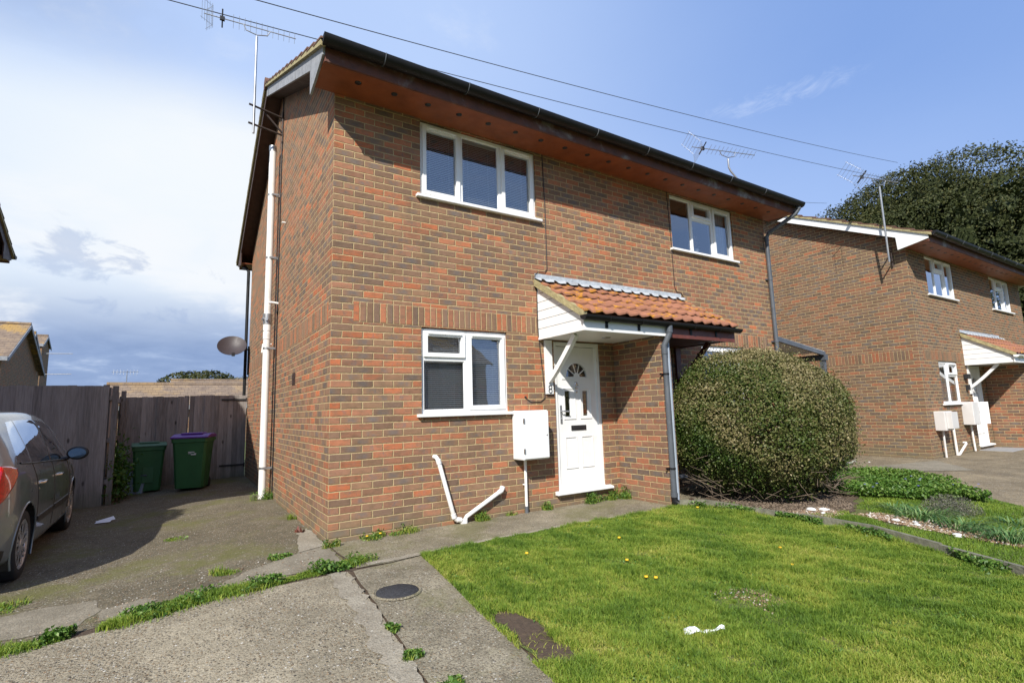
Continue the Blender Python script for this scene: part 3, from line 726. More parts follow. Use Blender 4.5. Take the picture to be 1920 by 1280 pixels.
        bx = 2.80 if k == 0 else 2*mid-2.80
        lg = MB(); lg.box(bx-.055, bx+.055, -.034, -.001, 1.41, 2.121)
        n = 12; inn, out_ = [], []
        P0, P1, P2 = Vector((-.03, 1.58)), Vector((-.23, 1.72)), Vector((-.60, 2.12))
        for i in range(n+1):
            t = i/n; p = P0*(1-t)**2+P1*2*t*(1-t)+P2*t*t; d_ = ((P1-P0)*(1-t)+(P2-P1)*t).normalized(); nr = Vector((-d_.y, d_.x))
            inn.append(p+nr*.032); out_.append(p-nr*.032)
        for i in range(n):
            lg.prism([tuple(inn[i]), tuple(inn[i+1]), tuple(out_[i+1]), tuple(out_[i])], 0, bx-.028, bx+.028)
        lgo = lg.build('porch_bracket', M[sty[0]], H)
    for e0, e1 in ((CX0-.055, CX0+.0), (CX1-.0, CX1+.055)):
        vm = MB(); vm.prism([(-.985, 2.255), (-.012, 2.845), (-.012, 2.935), (-.985, 2.34)], 0, e0, e1)
        vm.build('porch_verge_mortar', M['mortar'], H)
    fl = MB(); fl.box(CX0-.03, CX1+.06, -.012, -.001, 2.90, 3.02)
    vs = []
    for (x, h) in pr:
        vs += [(x, -.012, 2.955+h*.2), (x, -.06, 2.915+h*.9+.012), (x, -.115-.05*(((x*4.9) % 1)), 2.885+h+.014-.05*((x*4.9) % 1)*.54)]
    fs = []
    for i in range(len(pr)-1): a = 3*i; fs += [(a, a+3, a+4, a+1), (a+1, a+4, a+5, a+2)]
    fl.add(vs, fs); fl.build('lead_flashing', M['lead'], H)
    g = MB(); g.half((CX0-.06, -.985, 2.29), (CX1+.09, -.985, 2.29), .058)
    go = g.build('porch_gutter', M[canopy_gutter], H)
    for x in (3.0, 3.55, 4.55, 5.1):
        g2 = MB(); g2.tube([(x, -.985+.061*math.cos(a), 2.29-.061*math.sin(a)) for a in [math.pi*k/8 for k in range(9)]], .007, 5); g2.box(x-.02, x+.02, -.952, -.943, 2.16, 2.25); g2.build('gutter_bracket', M[canopy_gutter], go)
    return H

def yagi(name, base, top, tip_dir, boomlen, label, mastpts=None, bracket=None, nel=12, grid=True, tilt=0., s=1.):
    """rooftop television aerial: mast, boom, directors, corner reflector, cradle"""
    o = empty(name, base, 0, label, 'aerial'); B = Vector(base); T = Vector(top)-B
    m = MB(); m.tube([Vector(p)-B for p in (mastpts or [base, top])], .019*s, 10); m.build('mast', M['greymet'], o)
    d = Vector(tip_dir).normalized(); side = d.cross(Vector((0, 0, 1))).normalized(); upv = side.cross(d).normalized()
    side = (side*math.cos(tilt)+upv*math.sin(tilt)).normalized(); upv = side.cross(d).normalized()
    c = T+Vector((0, 0, .16*s)); a = c-d*boomlen*.52; b = c+d*boomlen*.48
    bo = MB(); bo.box(0, 0, 0, 0, 0, 0) if False else None
    bo.tube([a-d*.12, b], .0085*s, 6); bo.build('boom', M['greymet'], o)
    e = MB()
    for i in range(nel):
        p = a+d*(.30*s+(boomlen-.32*s)*i/(nel-1)); L = (.105-.02*i/nel)*s
        e.tube([p-side*L, p+side*L], .0032*s, 5)
    e.build('director_rods', M['greymet'], o)
    dp = MB(); q = a+d*.14*s; dp.tube([q-side*.14*s, q+side*.14*s], .012*s, 6); dp.box(q.x-.035*s, q.x+.035*s, q.y-.02*s, q.y+.02*s, q.z-.035*s, q.z+.03*s); dp.build('dipole', M['blackmet'], o)
    r = MB()
    for sg in (1, -1):
        for k in range(5):
            t = .05+.075*k; p = a+d*(.02+t*.45)*s*(-1 if False else 1)-d*.0+upv*sg*t*s*.85
            p = a-d*(-.02)*s+d*(-t*.38)*s+upv*sg*t*s*.9
            r.tube([p-side*.17*s, p+side*.17*s], .0028*s, 5)
        for ss_ in (-.14, .14): r.tube([a+side*ss_*s, a-d*.13*s+upv*sg*.34*s+side*ss_*s], .0028*s, 5)
    r.build('reflector', M['greymet'], o)
    cr = MB(); cr.tube([c-d*.20*s, c-d*.16*s-Vector((0, 0, .09*s)), T+Vector((0, 0, .03)), c+d*.16*s-Vector((0, 0, .09*s)), c+d*.20*s], .009*s, 6); cr.build('cradle', M['greymet'], o)
    if bracket:
        k = MB()
        for (p, q) in bracket: k.tube([Vector(p)-B, Vector(q)-B], .017, 6)
        k.build('wall_bracket', M['rust'], o)
    return o

# ------------------------------------------------------------------ the three houses of the street
H1 = house('semi_detached_house', (0, 0, 0), 'red brick semi-detached house numbered 8 with grey bargeboard and split white and brown porch')
H2 = house('semi_detached_house', (12.54, -.765, -.14), 'brown brick house on the right with white bargeboard, seen beyond the round bush', (0, 0), 'brick_dark', 'white', 'white',
           canL=('white', 'white'), canR=('white', 'white'), canopy_gutter='white',
           upper_left=[(1.01, 1.57, 3.785, 4.735, 0), (1.57, 2.13, 4.42, 4.735, 1), (1.57, 2.13, 3.785, 4.42, 0), (2.13, 2.71, 3.785, 4.735, 1)],
           lower_left=[(1.01, 1.57, 1.20, 2.185, 0), (1.57, 2.17, 1.86, 2.185, 1), (1.57, 2.17, 1.20, 1.86, 0)])
H3 = house('semi_detached_house', (-4.66-WD, .95, -.15), 'dark overhanging roof corner of the house at the left edge of the photo', (0, 0), 'brick', 'darkwood', 'darkwood', front=False)

# --- fittings of the near house
def on_house(H, mb, name, mat, **k): return mb.build(name, M[mat], H, **k)
p = MB()     # white soil pipe on the gable wall
p.tube([(-.13, 3.72, -.14), (-.13, 3.72, 2.62)], .056, 20); p.tube([(-.13, 3.72, 2.62), (-.13, 3.72, 2.74)], .063, 20)
p.tube([(-.13, 3.72, 2.88), (-.13, 3.72, 5.78)], .056, 20); p.tube([(-.13, 3.72, 2.48), (-.13, 3.72, 2.60)], .062, 20)
sp = on_house(H1, p, 'soil_pipe', 'white_dirty')
p = MB(); p.tube([(-.13, 3.72, 2.73), (-.13, 3.72, 2.90)], .070, 20); p.tube([(-.13, 3.72, 2.81), (-.215, 3.69, 2.81)], .024, 12); p.tube([(-.13, 3.72, 2.80), (-.16, 3.62, 2.80)], .024, 12); p.build('pipe_collar', M['greymet'], sp); p = MB(); p.tube([(-.13, 3.72, 5.74), (-.13, 3.72, 5.83)], .062, 20); p.build('pipe_cap', M['greymet'], sp)
for z in (.42, 2.33, 3.85, 4.95):
    p = MB(); p.tube([(-.13, 3.72, z-.018), (-.13, 3.72, z+.018)], .0595, 20); p.box(-.10, 0, 3.70, 3.74, z-.012, z+.012); p.box(-.13, -.02, 3.64, 3.665, z-.014, z+.014); p.build('pipe_bracket', M['greymet'], sp)
p = MB(); p.tube([(-.012, 3.55, -.08), (-.012, 3.55, 2.6), (-.014, 3.56, 5.9), (-.012, 3.5, 7.0)], .010, 6); p.tube([(-.012, 3.60, 2.9), (-.013, 3.58, 6.1)], .006, 6); on_house(H1, p, 'wall_cable', 'cable')
p = MB(); p.tube([(-.02, 3.42, 3.03), (-.12, 3.42, 3.04), (-.16, 3.42, 3.03)], .020, 10); p.tube([(-.01, 4.1, 2.45), (-.14, 4.1, 2.44), (-.15, 4.1, 2.30)], .016, 10); p.tube([(-.01, 3.0, 4.25), (-.06, 3.0, 4.25)], .014, 8); on_house(H1, p, 'overflow_pipe', 'white_dirty')
p = MB(); p.box(-.006, 0, 1.9, 2.11, 1.64, 1.80)
for k in range(5): p.box(-.010, -.006, 1.92, 2.09, 1.66+k*.027, 1.672+k*.027)
on_house(H1, p, 'air_brick', 'darkwood')
p = MB(); p.tube([(.02, DP+.60, 4.90), (-.14, DP+.58, 4.86), (-.16, DP+.50, 4.78), (-.12, DP+.12, 4.70), (-.06, DP+.09, 4.60), (-.06, DP+.09, -.1)], .034, 12); on_house(H1, p, 'downpipe', 'black')
# porch downpipe in grey
p = MB(); dpx, dpy = 4.02, -.925
p.tube([(dpx+.05, -.985, 2.25), (dpx+.05, -.985, 2.16), (dpx+.02, -.955, 2.06), (dpx, dpy, 2.0), (dpx, dpy, 1.9), (dpx, dpy, .02)], .036, 16)
p.tube([(dpx, dpy, 1.88), (dpx, dpy, 1.96)], .042, 16); p.tube([(dpx+.05, -.985, 2.16), (dpx+.05, -.985, 2.25)], .043, 16); p.tube([(dpx, dpy, .07), (dpx, dpy, .12)], .043, 16)
dpo = on_house(H1, p, 'downpipe', 'greyp')
p = MB(); p.tube([(dpx, dpy, .08), (dpx, dpy, .02), (dpx+.03, dpy-.05, -.02), (dpx+.05, dpy-.10, -.03)], .042, 14)
p.build('pipe_shoe', M['black'], dpo)
p = MB()
for z in (1.62, .42): p.tube([(dpx, dpy, z-.012), (dpx, dpy, z+.012)], .040, 16); p.box(dpx-.07, dpx+.07, dpy+.03, dpy+.045, z-.01, z+.01); p.box(dpx-.075, dpx-.06, dpy+.03, -.88, z-.012, z+.012)
p.build('pipe_bracket', M['black'], dpo)
p = MB(); p.tube([(dpx+.085, -.905, 2.05), (dpx+.085, -.905, -.02)], .024, 12); on_house(H1, p, 'downpipe', 'greyl')
# main eaves downpipe at the right hand corner
p = MB(); ex = WD-.035
p.tube([(WD+.20, -.60, 4.90), (WD+.20, -.60, 4.80), (WD+.17, -.55, 4.72), (ex+.03, -.10, 4.46), (ex, -.065, 4.36), (ex, -.065, 2.2), (ex, -.065, .0)], .036, 14)
p.tube([(ex, -.065, 4.30), (ex, -.065, 4.40)], .042, 14); p.tube([(WD+.20, -.60, 4.80), (WD+.20, -.60, 4.93)], .044, 14)
for z in (3.55, 2.35): p.tube([(ex, -.065, z-.02), (ex, -.065, z+.02)], .042, 14); p.box(ex-.07, ex+.05, -.03, 0, z-.012, z+.012)
on_house(H1, p, 'downpipe', 'greyp')
# electric meter cabinet with hinged door, conduit
p = MB(); p.box(2.21, 2.60, -.235, 0, .61, 1.205); mb_ = on_house(H1, p, 'meter_cabinet', 'white', bevel=.014)
p = MB(); p.box(2.222, 2.592, -.250, -.236, .625, 1.19); cd = p.build('door', M['white'], mb_, bevel=.006)
p = MB()
for z in (.72, 1.08): p.box(2.216, 2.228, -.262, -.236, z-.03, z+.03)
p.lathe([(0, -.006), (.010, -.004), (.010, 0)], 10, 0, (2.56, -.250, .9), 'y'); p.build('hinge', M['greymet'], cd)
p = MB(); p.tube([(2.36, -.045, .62), (2.36, -.045, .03)], .018, 12); p.tube([(2.36, -.045, .30), (2.33, -.02, .30)], .008, 6); cdt = on_house(H1, p, 'conduit', 'white_dirty')
p = MB(); p.tube([(2.36, -.045, .04), (2.36, -.045, -.06)], .022, 12); p.build('conduit_end', M['greyp'], cdt)
# white waste pipes
p = MB(); rr = .0245
p.tube([(1.155, .0, .72), (1.155, -.045, .72), (1.175, -.06, .69), (1.36, -.06, .05), (1.385, -.06, .015), (1.45, -.06, .0), (1.47, -.06, -.06)], rr, 14)
p.tube([(1.175, -.06, .69), (1.188, -.06, .645)], rr+.005, 14); p.tube([(1.352, -.06, .08), (1.366, -.06, .035)], rr+.006, 14); p.tube([(1.40, -.06, .012), (1.45, -.06, .0)], rr+.006, 14)
on_house(H1, p, 'waste_pipe', 'white_dirty')
p = MB(); p.tube([(2.03, .0, .29), (2.03, -.045, .29), (2.0, -.06, .27), (1.52, -.06, .03), (1.50, -.06, .0), (1.50, -.06, -.06)], rr, 14); p.tube([(2.0, -.06, .27), (1.955, -.06, .247)], rr+.005, 14); p.tube([(1.50, -.06, .005), (1.50, -.06, -.06)], rr+.006, 14)
on_house(H1, p, 'waste_pipe', 'white_dirty')
# cables down the front
p = MB(); p.tube([(2.835, -.008, 4.75), (2.85, -.008, 4.0), (2.845, -.008, 3.1), (2.80, -.014, 3.055), (2.70, -.016, 3.05), (2.635, -.014, 3.0), (2.64, -.01, 2.90), (2.66, -.008, 2.75), (2.655, -.008, 2.3), (2.67, -.008, 2.1), (2.73, -.008, 1.44), (2.73, -.008, 1.36), (2.66, -.008, 1.31), (2.50, -.008, 1.31), (2.43, -.008, 1.36), (2.42, -.0, 1.37)], .0055, 6)
p.tube([(5.40, -.008, 4.75), (5.43, -.008, 3.9), (5.44, -.008, 3.12), (5.47, -.014, 3.05), (5.58, -.014, 3.04), (5.64, -.01, 2.97)], .0055, 6)
p.lathe([(0, -.02), (.012, -.02), (.012, 0)], 8, 0, (2.42, -.0, 1.375), 'y'); on_house(H1, p, 'cable', 'cable')
p = MB(); digit8(p, 2.80, -.040, 1.425, .10, .052); on_house(H1, p, 'house_number', 'blackmet')

# --- fittings of the right hand house
p = MB(); p.box(.33, .78, -.20, 0, .62, 1.04); q = on_house(H2, p, 'meter_cabinet', 'stonebox', bevel=.012); p = MB(); p.box(.40, .76, -.30, -.201, .66, 1.02); p.build('door', M['stonebox'], q, bevel=.006)
p = MB(); p.tube([(.50, -.08, .62), (.50, -.08, -.02)], .022, 10); on_house(H2, p, 'conduit', 'stonebox')
p = MB(); p.box(2.03, 2.43, -.22, 0, .68, 1.22); q = on_house(H2, p, 'meter_cabinet', 'stonebox', bevel=.012); p = MB(); p.add([(2.43, -.221, .69), (2.43, -.221, 1.21), (2.60, -.34, 1.21), (2.60, -.34, .69)], [(0, 1, 2, 3)]); p.add([(2.435, -.233, .69), (2.435, -.233, 1.21), (2.605, -.352, 1.21), (2.605, -.352, .69)], [(3, 2, 1, 0)]); p.build('door', M['white'], q)
p = MB(); p.tube([(2.30, -.06, .68), (2.36, -.06, .05)], .022, 10); on_house(H2, p, 'conduit', 'white_dirty')
p = MB(); p.tube([(1.17, 0, .70), (1.17, -.05, .70), (1.17, -.06, .66), (1.20, -.06, .0)], .026, 12); on_house(H2, p, 'waste_pipe', 'white_dirty')
p = MB(); p.tube([(1.85, 0, .27), (1.85, -.05, .27), (1.82, -.06, .25), (1.24, -.06, .0)], .026, 12); on_house(H2, p, 'waste_pipe', 'white_dirty')
p = MB(); p.box(2.46, 2.62, -.10, 0, 1.78, 1.90); on_house(H2, p, 'wall_lantern', 'blackmet', bevel=.006); p = MB(); p.box(2.51, 2.57, -.08, 0, 1.50, 1.64); on_house(H2, p, 'door_bell', 'blackmet', bevel=.006)
p = MB(); p.box(2.78, 3.98, -.62, -.001, -.12, .04); on_house(H2, p, 'door_step', 'plasterstep', bevel=.01)
p = MB(); p.box(-.02, WD, -.018, -.001, -.5, .145); p.box(-.02, -.001, .0, DP, -.5, .145); on_house(H2, p, 'plinth', 'brick_dark', bevel=.01)

# --- carport canopy on the far side of the near house
cp = empty('carport_canopy', (WD, 2., 0), 0, 'dark grey lean-to canopy with milky roof sheets at the far end of the near house', 'canopy')
def cpb(mb, name, mat): return mb.build(name, M[mat], cp, (-WD, -2., 0))
x0, x1, y0, y1 = WD+.02, 10.15, .05, 4.2
p = MB(); p.prism([(x0, 2.41), (x1, 2.15), (x1, 2.235), (x0, 2.50)], 1, y0, y0+.06); p.box(x1-.06, x1+.07, y0-.005, y1, 2.06, 2.18)
p.prism([(x0, 2.41), (x1, 2.15), (x1, 2.23), (x0, 2.49)], 1, 1.4, 1.45); p.prism([(x0, 2.41), (x1, 2.15), (x1, 2.23), (x0, 2.49)], 1, 2.8, 2.85); p.box(x0-.0, x0+.07, y0+.06, y1, 2.40, 2.49); cpb(p, 'frame', 'greyp')
p = MB(); p.prism([(x0, 2.50), (x1, 2.24), (x1, 2.25), (x0, 2.51)], 1, y0+.02, y1); cpb(p, 'roof_sheet', 'poly')
for yy in (y0+.03, y1-.1):
    p = MB(); p.box(x1-.04, x1+.05, yy, yy+.09, -.1, 2.06); cpb(p, 'post', 'greyp')

# --- aerials, dish, overhead lines
yagi('rooftop_aerial', (-.47, 3.45, 5.85), (-.48, 3.36, 7.52), (1, -.12, -.02), 1.25, 'television aerial on a rusty wall bracket beside the left gable of the near house', tilt=1.2,
     bracket=[((-.55, 3.42, 6.33), (-.01, 3.52, 6.28)), ((-.55, 3.45, 6.02), (-.01, 3.52, 5.97)), ((-.30, 3.5, 6.29), (-.01, 3.52, 6.0)), ((-.015, 3.52, 6.4), (-.015, 3.52, 5.85))])
yagi('rooftop_aerial', (8.40, .32, 5.05), (7.96, .47, 6.18), (.97, -.25, .02), 1.45, 'television aerial on a bent pole standing above the far end of the near roof', tilt=.55,
     mastpts=[(8.52, .32, 4.9), (8.46, .32, 5.2), (8.17, .33, 5.6), (8.0, .46, 5.92), (7.96, .47, 6.0), (7.96, .47, 6.18)], s=1.0, bracket=[((8.52, .32, 5.0), (8.2, .32, 5.0))])
yagi('rooftop_aerial', (12.2, -.55, 4.3), (12.05, -.6, 6.05), (.97, -.25, .0), 1.3, 'television aerial on a pole fixed to the white-boarded gable, in front of the tree', tilt=.7,
     bracket=[((12.2, -.55, 4.35), (12.5, -.5, 4.35)), ((12.2, -.55, 4.6), (12.5, -.5, 4.6)), ((12.5, -.5, 4.25), (12.5, -.5, 4.7))], s=1.1)
ds = empty('satellite_dish', (-.02, 7.5, 2.72), 0, 'brown satellite dish on an arm at the back corner of the gable wall', 'satellite dish')
n_ = 28; prof = [(r_/8*.29, .11*(r_/8)**2) for r_ in range(9)]
p = MB(); p.lathe(prof, n_); p.lathe([(a+.001, b-.006) for a, b in prof][::-1], n_); do = p.build('dish', M['dish'], ds, (-.33, -.05, .02)); do.rotation_euler = (R(48), R(-12), 0)
do.scale = (1, 1.08, 1)
p = MB(); p.tube([(0, .0, -.55), (0, 0, .1)], .018, 8); p.tube([(0, 0, .03), (-.16, -.02, .0), (-.30, -.03, .01)], .018, 8); p.build('wall_arm', M['blackmet'], ds)
p = MB(); p.tube([(-.30, -.03, -.10), (-.33, -.35, -.14)], .010, 8); p.box(-.36, -.30, -.40, -.33, -.17, -.10); p.build('receiver_arm', M['blackmet'], ds)
def overhead(a, b, sag, label, r=.009):
    a, b = Vector(a), Vector(b); pts = []
    for i in range(33):
        t = i/32; q = a.lerp(b, t); q.z -= sag*4*t*(1-t); pts.append(q)
    o = MB().tube(pts, r, 5).build('overhead_wire', M['wire']); tag(o, label, 'cable', 'overhead wires crossing the sky'); return o
overhead((-4.3, 4.36, 8.16), (28.1, 4.4, 11.8), .22, 'lower overhead wire running from above the left gable to the tree')
overhead((-3.1, 3.4, 7.95), (28.6, 4.56, 12.95), .22, 'upper overhead wire running across the sky to the tree')
overhead((8.3, 3.2, 6.95), (27.8, 7.7, 11.8), .15, 'short overhead wire from the near house roof to the tree')

# ------------------------------------------------------------------ ground sheets
import bmesh
def wobble(poly, amp, step=.12, seed=0, close=True):
    rg = random.Random(seed); out = []
    n = len(poly)
    for i in range(n if close else n-1):
        a, b = Vector(poly[i]), Vector(poly[(i+1) % n]); L = (b-a).length; k = max(1, int(L/step)) if L < 9 else 1
        nr = Vector((-(b-a).y, (b-a).x)).normalized()
        for j in range(k): out.append(tuple(a.lerp(b, j/k)+nr*(rg.uniform(-amp, amp) if j else 0)))
    return out
def sheet(name, poly, off, mat, label=None, kind='structure', cat=None, th=None, grid=.5, parent=None, bump_=0., group=None):
    bm = bmesh.new(); vs = [bm.verts.new((x, y, 0)) for x, y in poly]; bm.faces.new(vs)
    xs = [p[0] for p in poly]; ys = [p[1] for p in poly]
    for ax, lo, hi in ((0, min(xs), max(xs)), (1, min(ys), max(ys))):
        t = math.ceil(max(lo, -14)/grid)*grid
        while t < min(hi, 24):
            no = Vector((1, 0, 0)) if ax == 0 else Vector((0, 1, 0)); co = no*t
            bmesh.ops.bisect_plane(bm, geom=bm.verts[:]+bm.edges[:]+bm.faces[:], plane_co=co, plane_no=no); t += grid
    bmesh.ops.recalc_face_normals(bm, faces=bm.faces[:])
    for f in bm.faces:
        if f.normal.z < 0: f.normal_flip()
    for v in bm.verts: v.co.z = float(gz(v.co.x, v.co.y))+off
    if th:
        r_ = bmesh.ops.extrude_face_region(bm, geom=bm.faces[:])
        bmesh.ops.translate(bm, verts=[g for g in r_['geom'] if isinstance(g, bmesh.types.BMVert)], vec=(0, 0, -th)); bmesh.ops.recalc_face_normals(bm, faces=bm.faces[:])
    me = bpy.data.meshes.new(name); bm.to_mesh(me); bm.free(); me.materials.append(M[mat] if isinstance(mat, str) else mat)
    o = bpy.data.objects.new(name, me); COL.objects.link(o)
    if parent: o.parent = parent
    return tag(o, label, cat, group, kind)
sheet('soil_bed', [(-9, -6.4), (4.1, -6.4), (4.1, -.1), (-.01, -.1), (-.01, 7.9), (-9, 7.9)], .002, 'soil')
# base ground to the horizon
gx = np.unique(np.concatenate([np.linspace(-14, 24, 77), np.array([-900, -300, -100, -50, -25, 40, 80, 150, 400, 900.])])); gy = np.unique(np.concatenate([np.linspace(-14, 24, 77), np.array([-900, -300, -100, -50, -25, 40, 80, 150, 400, 1200.])]))
XX, YY = np.meshgrid(gx, gy); ZZ = gz(XX, YY); V = np.stack([XX, YY, ZZ], -1).reshape(-1, 3); nxg, nyg = len(gx), len(gy)
I = (np.arange(nyg-1)[:, None]*nxg+np.arange(nxg-1)[None, :]).ravel(); F = np.stack([I, I+1, I+1+nxg, I+nxg], -1)
tag(npmesh('ground', V, 4, M['turf'], F=F, smooth=True), kind='structure')
sheet('driveway', wobble([(-9, -.93), (-2.2, -.95), (-1.5, -.93), (-.6, -.86), (-.02, -.80), (-.02, -.02), (-.004, -.004), (-.004, 7.9), (-9, 7.9)], .012, seed=1), .006, 'drive')
sheet('concrete_slab', wobble([(-9, -1.08), (-2.2, -1.09), (-1.0, -1.0), (-.09, -1.06), (-.14, -2.1), (-.20, -2.9), (-.42, -6.4), (-9, -6.4)], .008, seed=2), .012, 'slab')
sheet('slab_margin', wobble([(-.25, -1.04), (-.10, -1.068), (-.15, -2.1), (-.21, -2.9), (-.43, -6.4), (-.57, -6.4), (-.33, -2.7), (-.27, -1.8)], .03, .06, seed=22), .016, 'paleedge')
sheet('path', wobble([(-.045, -1.07), (.30, -1.045), (.585, -1.0), (.50, -1.7), (.43, -2.33), (.40, -2.8), (.36, -3.2), (.05, -6.4), (-.40, -6.4), (-.185, -2.9), (-.125, -2.1), (-.075, -1.3)], .006, seed=3), .012, 'path')
sheet('front_path', wobble([(.01, -.02), (3.99, -.02), (3.99, -.9), (4.6, -.92), (4.6, -1.05), (3.4, -1.0), (2.4, -.93), (1.3, -.93), (.6, -.98), (.3, -1.02), (-.0, -1.0)], .010, seed=4), .010, 'path')
sheet('front_path', wobble([(4.19, -.02), (WD, -.02), (WD, -.75), (4.19, -.9)], .008, seed=5), .010, 'path')
sheet('path_edge', wobble([(.6, -.985), (1.3, -.935), (2.4, -.935), (3.4, -1.005), (3.3, -.93), (2.3, -.86), (1.3, -.86), (.6, -.90), (.1, -.92), (.1, -1.0)], .014, .1, seed=6), .014, 'paleedge')
sheet('concrete_patch', wobble([(-2.4, -.20), (-2.05, -.17), (-1.76, -.27), (-1.70, -.55), (-1.82, -.86), (-2.1, -.80), (-2.3, -.72), (-2.5, -.5)], .02, .08, seed=7), .010, 'patch')
sheet('concrete_patch', wobble([(-1.03, -.69), (-.72, -.38), (-.3, -.16), (-.02, -.05), (-.03, -.72), (-.27, -.82), (-.6, -.80), (-.85, -.78)], .02, .08, seed=8), .010, 'patch')
sheet('concrete_patch', wobble([(-1.70, -.56), (-1.45, -.50), (-1.36, -.62), (-1.58, -.88), (-1.70, -.80)], .02, .08, seed=9), .010, 'patch')
sheet('concrete_patch', wobble([(-.30, -.16), (-.02, -.05), (-.01, .9), (-.14, .75), (-.22, .3)], .02, .08, seed=10), .014, 'paleedge')
LAWN = [(.60, -1.02), (1.4, -.97), (2.4, -.97), (3.4, -1.04), (4.15, -1.02), (4.28, -1.6), (4.48, -2.25), (4.56, -2.9), (4.42, -3.5), (4.12, -4.2), (3.7, -5.2), (3.2, -6.4), (.16, -6.4), (.38, -3.2), (.45, -2.33), (.52, -1.7)]
sheet('lawn', wobble(LAWN, .02, seed=11), .014, 'turf')
GARD = [(4.22, -.95), (8.2, -.80), (8.25, -1.1), (8.0, -2.2), (7.6, -3.0), (7.0, -3.9), (6.2, -5.2), (5.4, -6.4), (3.3, -6.4), (3.8, -5.2), (4.2, -4.2), (4.48, -3.5), (4.62, -2.9), (4.54, -2.25), (4.34, -1.6)]
sheet('garden_bed', wobble(GARD, .02, seed=12), .035, 'turf')
sheet('driveway', wobble([(8.25, -1.1), (8.2, 12), (12.50, 12), (12.50, -.80), (22, -.80), (22, -1.9), (15.2, -2.0), (13.6, -2.2), (12.6, -3.2), (11.5, -6.4), (5.45, -6.4), (6.25, -5.2), (7.05, -3.9), (7.65, -3.0), (8.05, -2.2)], .01, seed=13), .008, 'drive2')
sheet('concrete_patch', wobble([(9.3, -1.2), (9.8, -.5), (12.2, -.9), (11.0, -1.9)], .03, .2, seed=14), .014, 'patch')
sheet('lawn', wobble([(13.7, -2.2), (22, -2.0), (22, -6.4), (12.6, -6.4), (13.0, -3.2)], .02, seed=15), .02, 'turf')
sheet('soil_patch', wobble([(.46, -2.36), (.60, -2.44), (.67, -2.75), (.65, -3.0), (.55, -3.22), (.41, -3.25), (.43, -2.8)], .03, .05, seed=16), .019, 'soil')
sheet('soil_patch', wobble([(4.5, -.97), (5.9, -.6), (6.5, -1.3), (6.3, -2.0), (5.4, -2.4), (4.72, -2.25), (4.5, -1.6)], .05, .1, seed=17), .042, 'mulch')
sheet('soil_patch', wobble([(5.2, -2.5), (5.42, -2.55), (5.6, -3.2), (5.45, -3.9), (5.1, -3.95), (5.1, -3.2)], .04, .1, seed=18), .042, 'mulch')
# inspection cover
p = MB(); n_ = 48; c0 = (.09, -1.71); zc = float(gz(*c0))
p.lathe([(0, .016), (.15, .016), (.157, .0)], n_, 0, (c0[0], c0[1], zc+.001)); mh = p.build('manhole_cover', M['tarm']); rg_ = MB(); rg_.lathe([(.158, .004), (.160, .011), (.172, .011), (.178, .002)], n_, 0, (c0[0], c0[1], zc+.008)); rg_.build('rim', M['path'], mh); tag(mh, 'round black inspection cover set in the concrete path', 'manhole cover')
# timber edging between the two lawns
ed = empty('timber_edging', (4.4, -2.3, -.1), 0, 'low grey timber edging board between the lawn and the planted bed', 'edging')
EP = [(4.02, -1.0), (4.22, -1.22), (4.32, -1.62), (4.51, -2.25), (4.59, -2.9), (4.45, -3.5), (4.16, -4.2), (3.76, -5.2)]
for i in range(len(EP)-1):
    a, b = Vector(EP[i]), Vector(EP[i+1]); d = (b-a).normalized(); nr = Vector((-d.y, d.x))*.02; zt = [float(gz(q.x, q.y))+.095+.012*math.sin(i*2.1+k) for k, q in enumerate((a, b))]
    p = MB(); vs = []
    for q, z in ((a, zt[0]), (b, zt[1])):
        for s_ in (1, -1): vs += [(q.x+nr.x*s_, q.y+nr.y*s_, z-.16), (q.x+nr.x*s_, q.y+nr.y*s_, z)]
    p.add(vs, [(0, 1, 3, 2), (4, 6, 7, 5), (0, 4, 5, 1), (2, 3, 7, 6), (1, 5, 7, 3)]); p.build('board', M['timber'], ed, (-4.4, 2.3, .1))
p = MB(); p.box(4.10, 4.15, -1.12, -1.08, -.1, .06); p.build('peg', M['darkwood'], ed, (-4.4, 2.3, .1))

# ------------------------------------------------------------------ plants
def inpoly(x, y, poly):
    c = np.zeros(len(x), bool); n = len(poly)
    for i in range(n):
        x1, y1 = poly[i]; x2, y2 = poly[(i+1) % n]
        m_ = ((y1 > y) != (y2 > y)) & (x < (x2-x1)*(y-y1)/((y2-y1)+1e-12)+x1); c ^= m_
    return c
def scatter(poly, n, ymin=-1e9):
    xs = [q[0] for q in poly]; ys = [max(q[1], ymin) for q in poly]
    x = rng.uniform(min(xs), max(xs), n*3); y = rng.uniform(min(ys), max(ys), n*3); k = inpoly(x, y, poly) & (y > ymin)
    return x[k][:n], y[k][:n]
def lumps(x, y, s, seed):
    r_ = np.random.default_rng(seed); v = np.zeros_like(x)
    for _ in range(9):
        a = r_.uniform(0, 6.28); k = s*r_.uniform(.5, 2.2); v += np.sin((x*math.cos(a)+y*math.sin(a))*k+r_.uniform(0, 6.28))
    return v/3.2
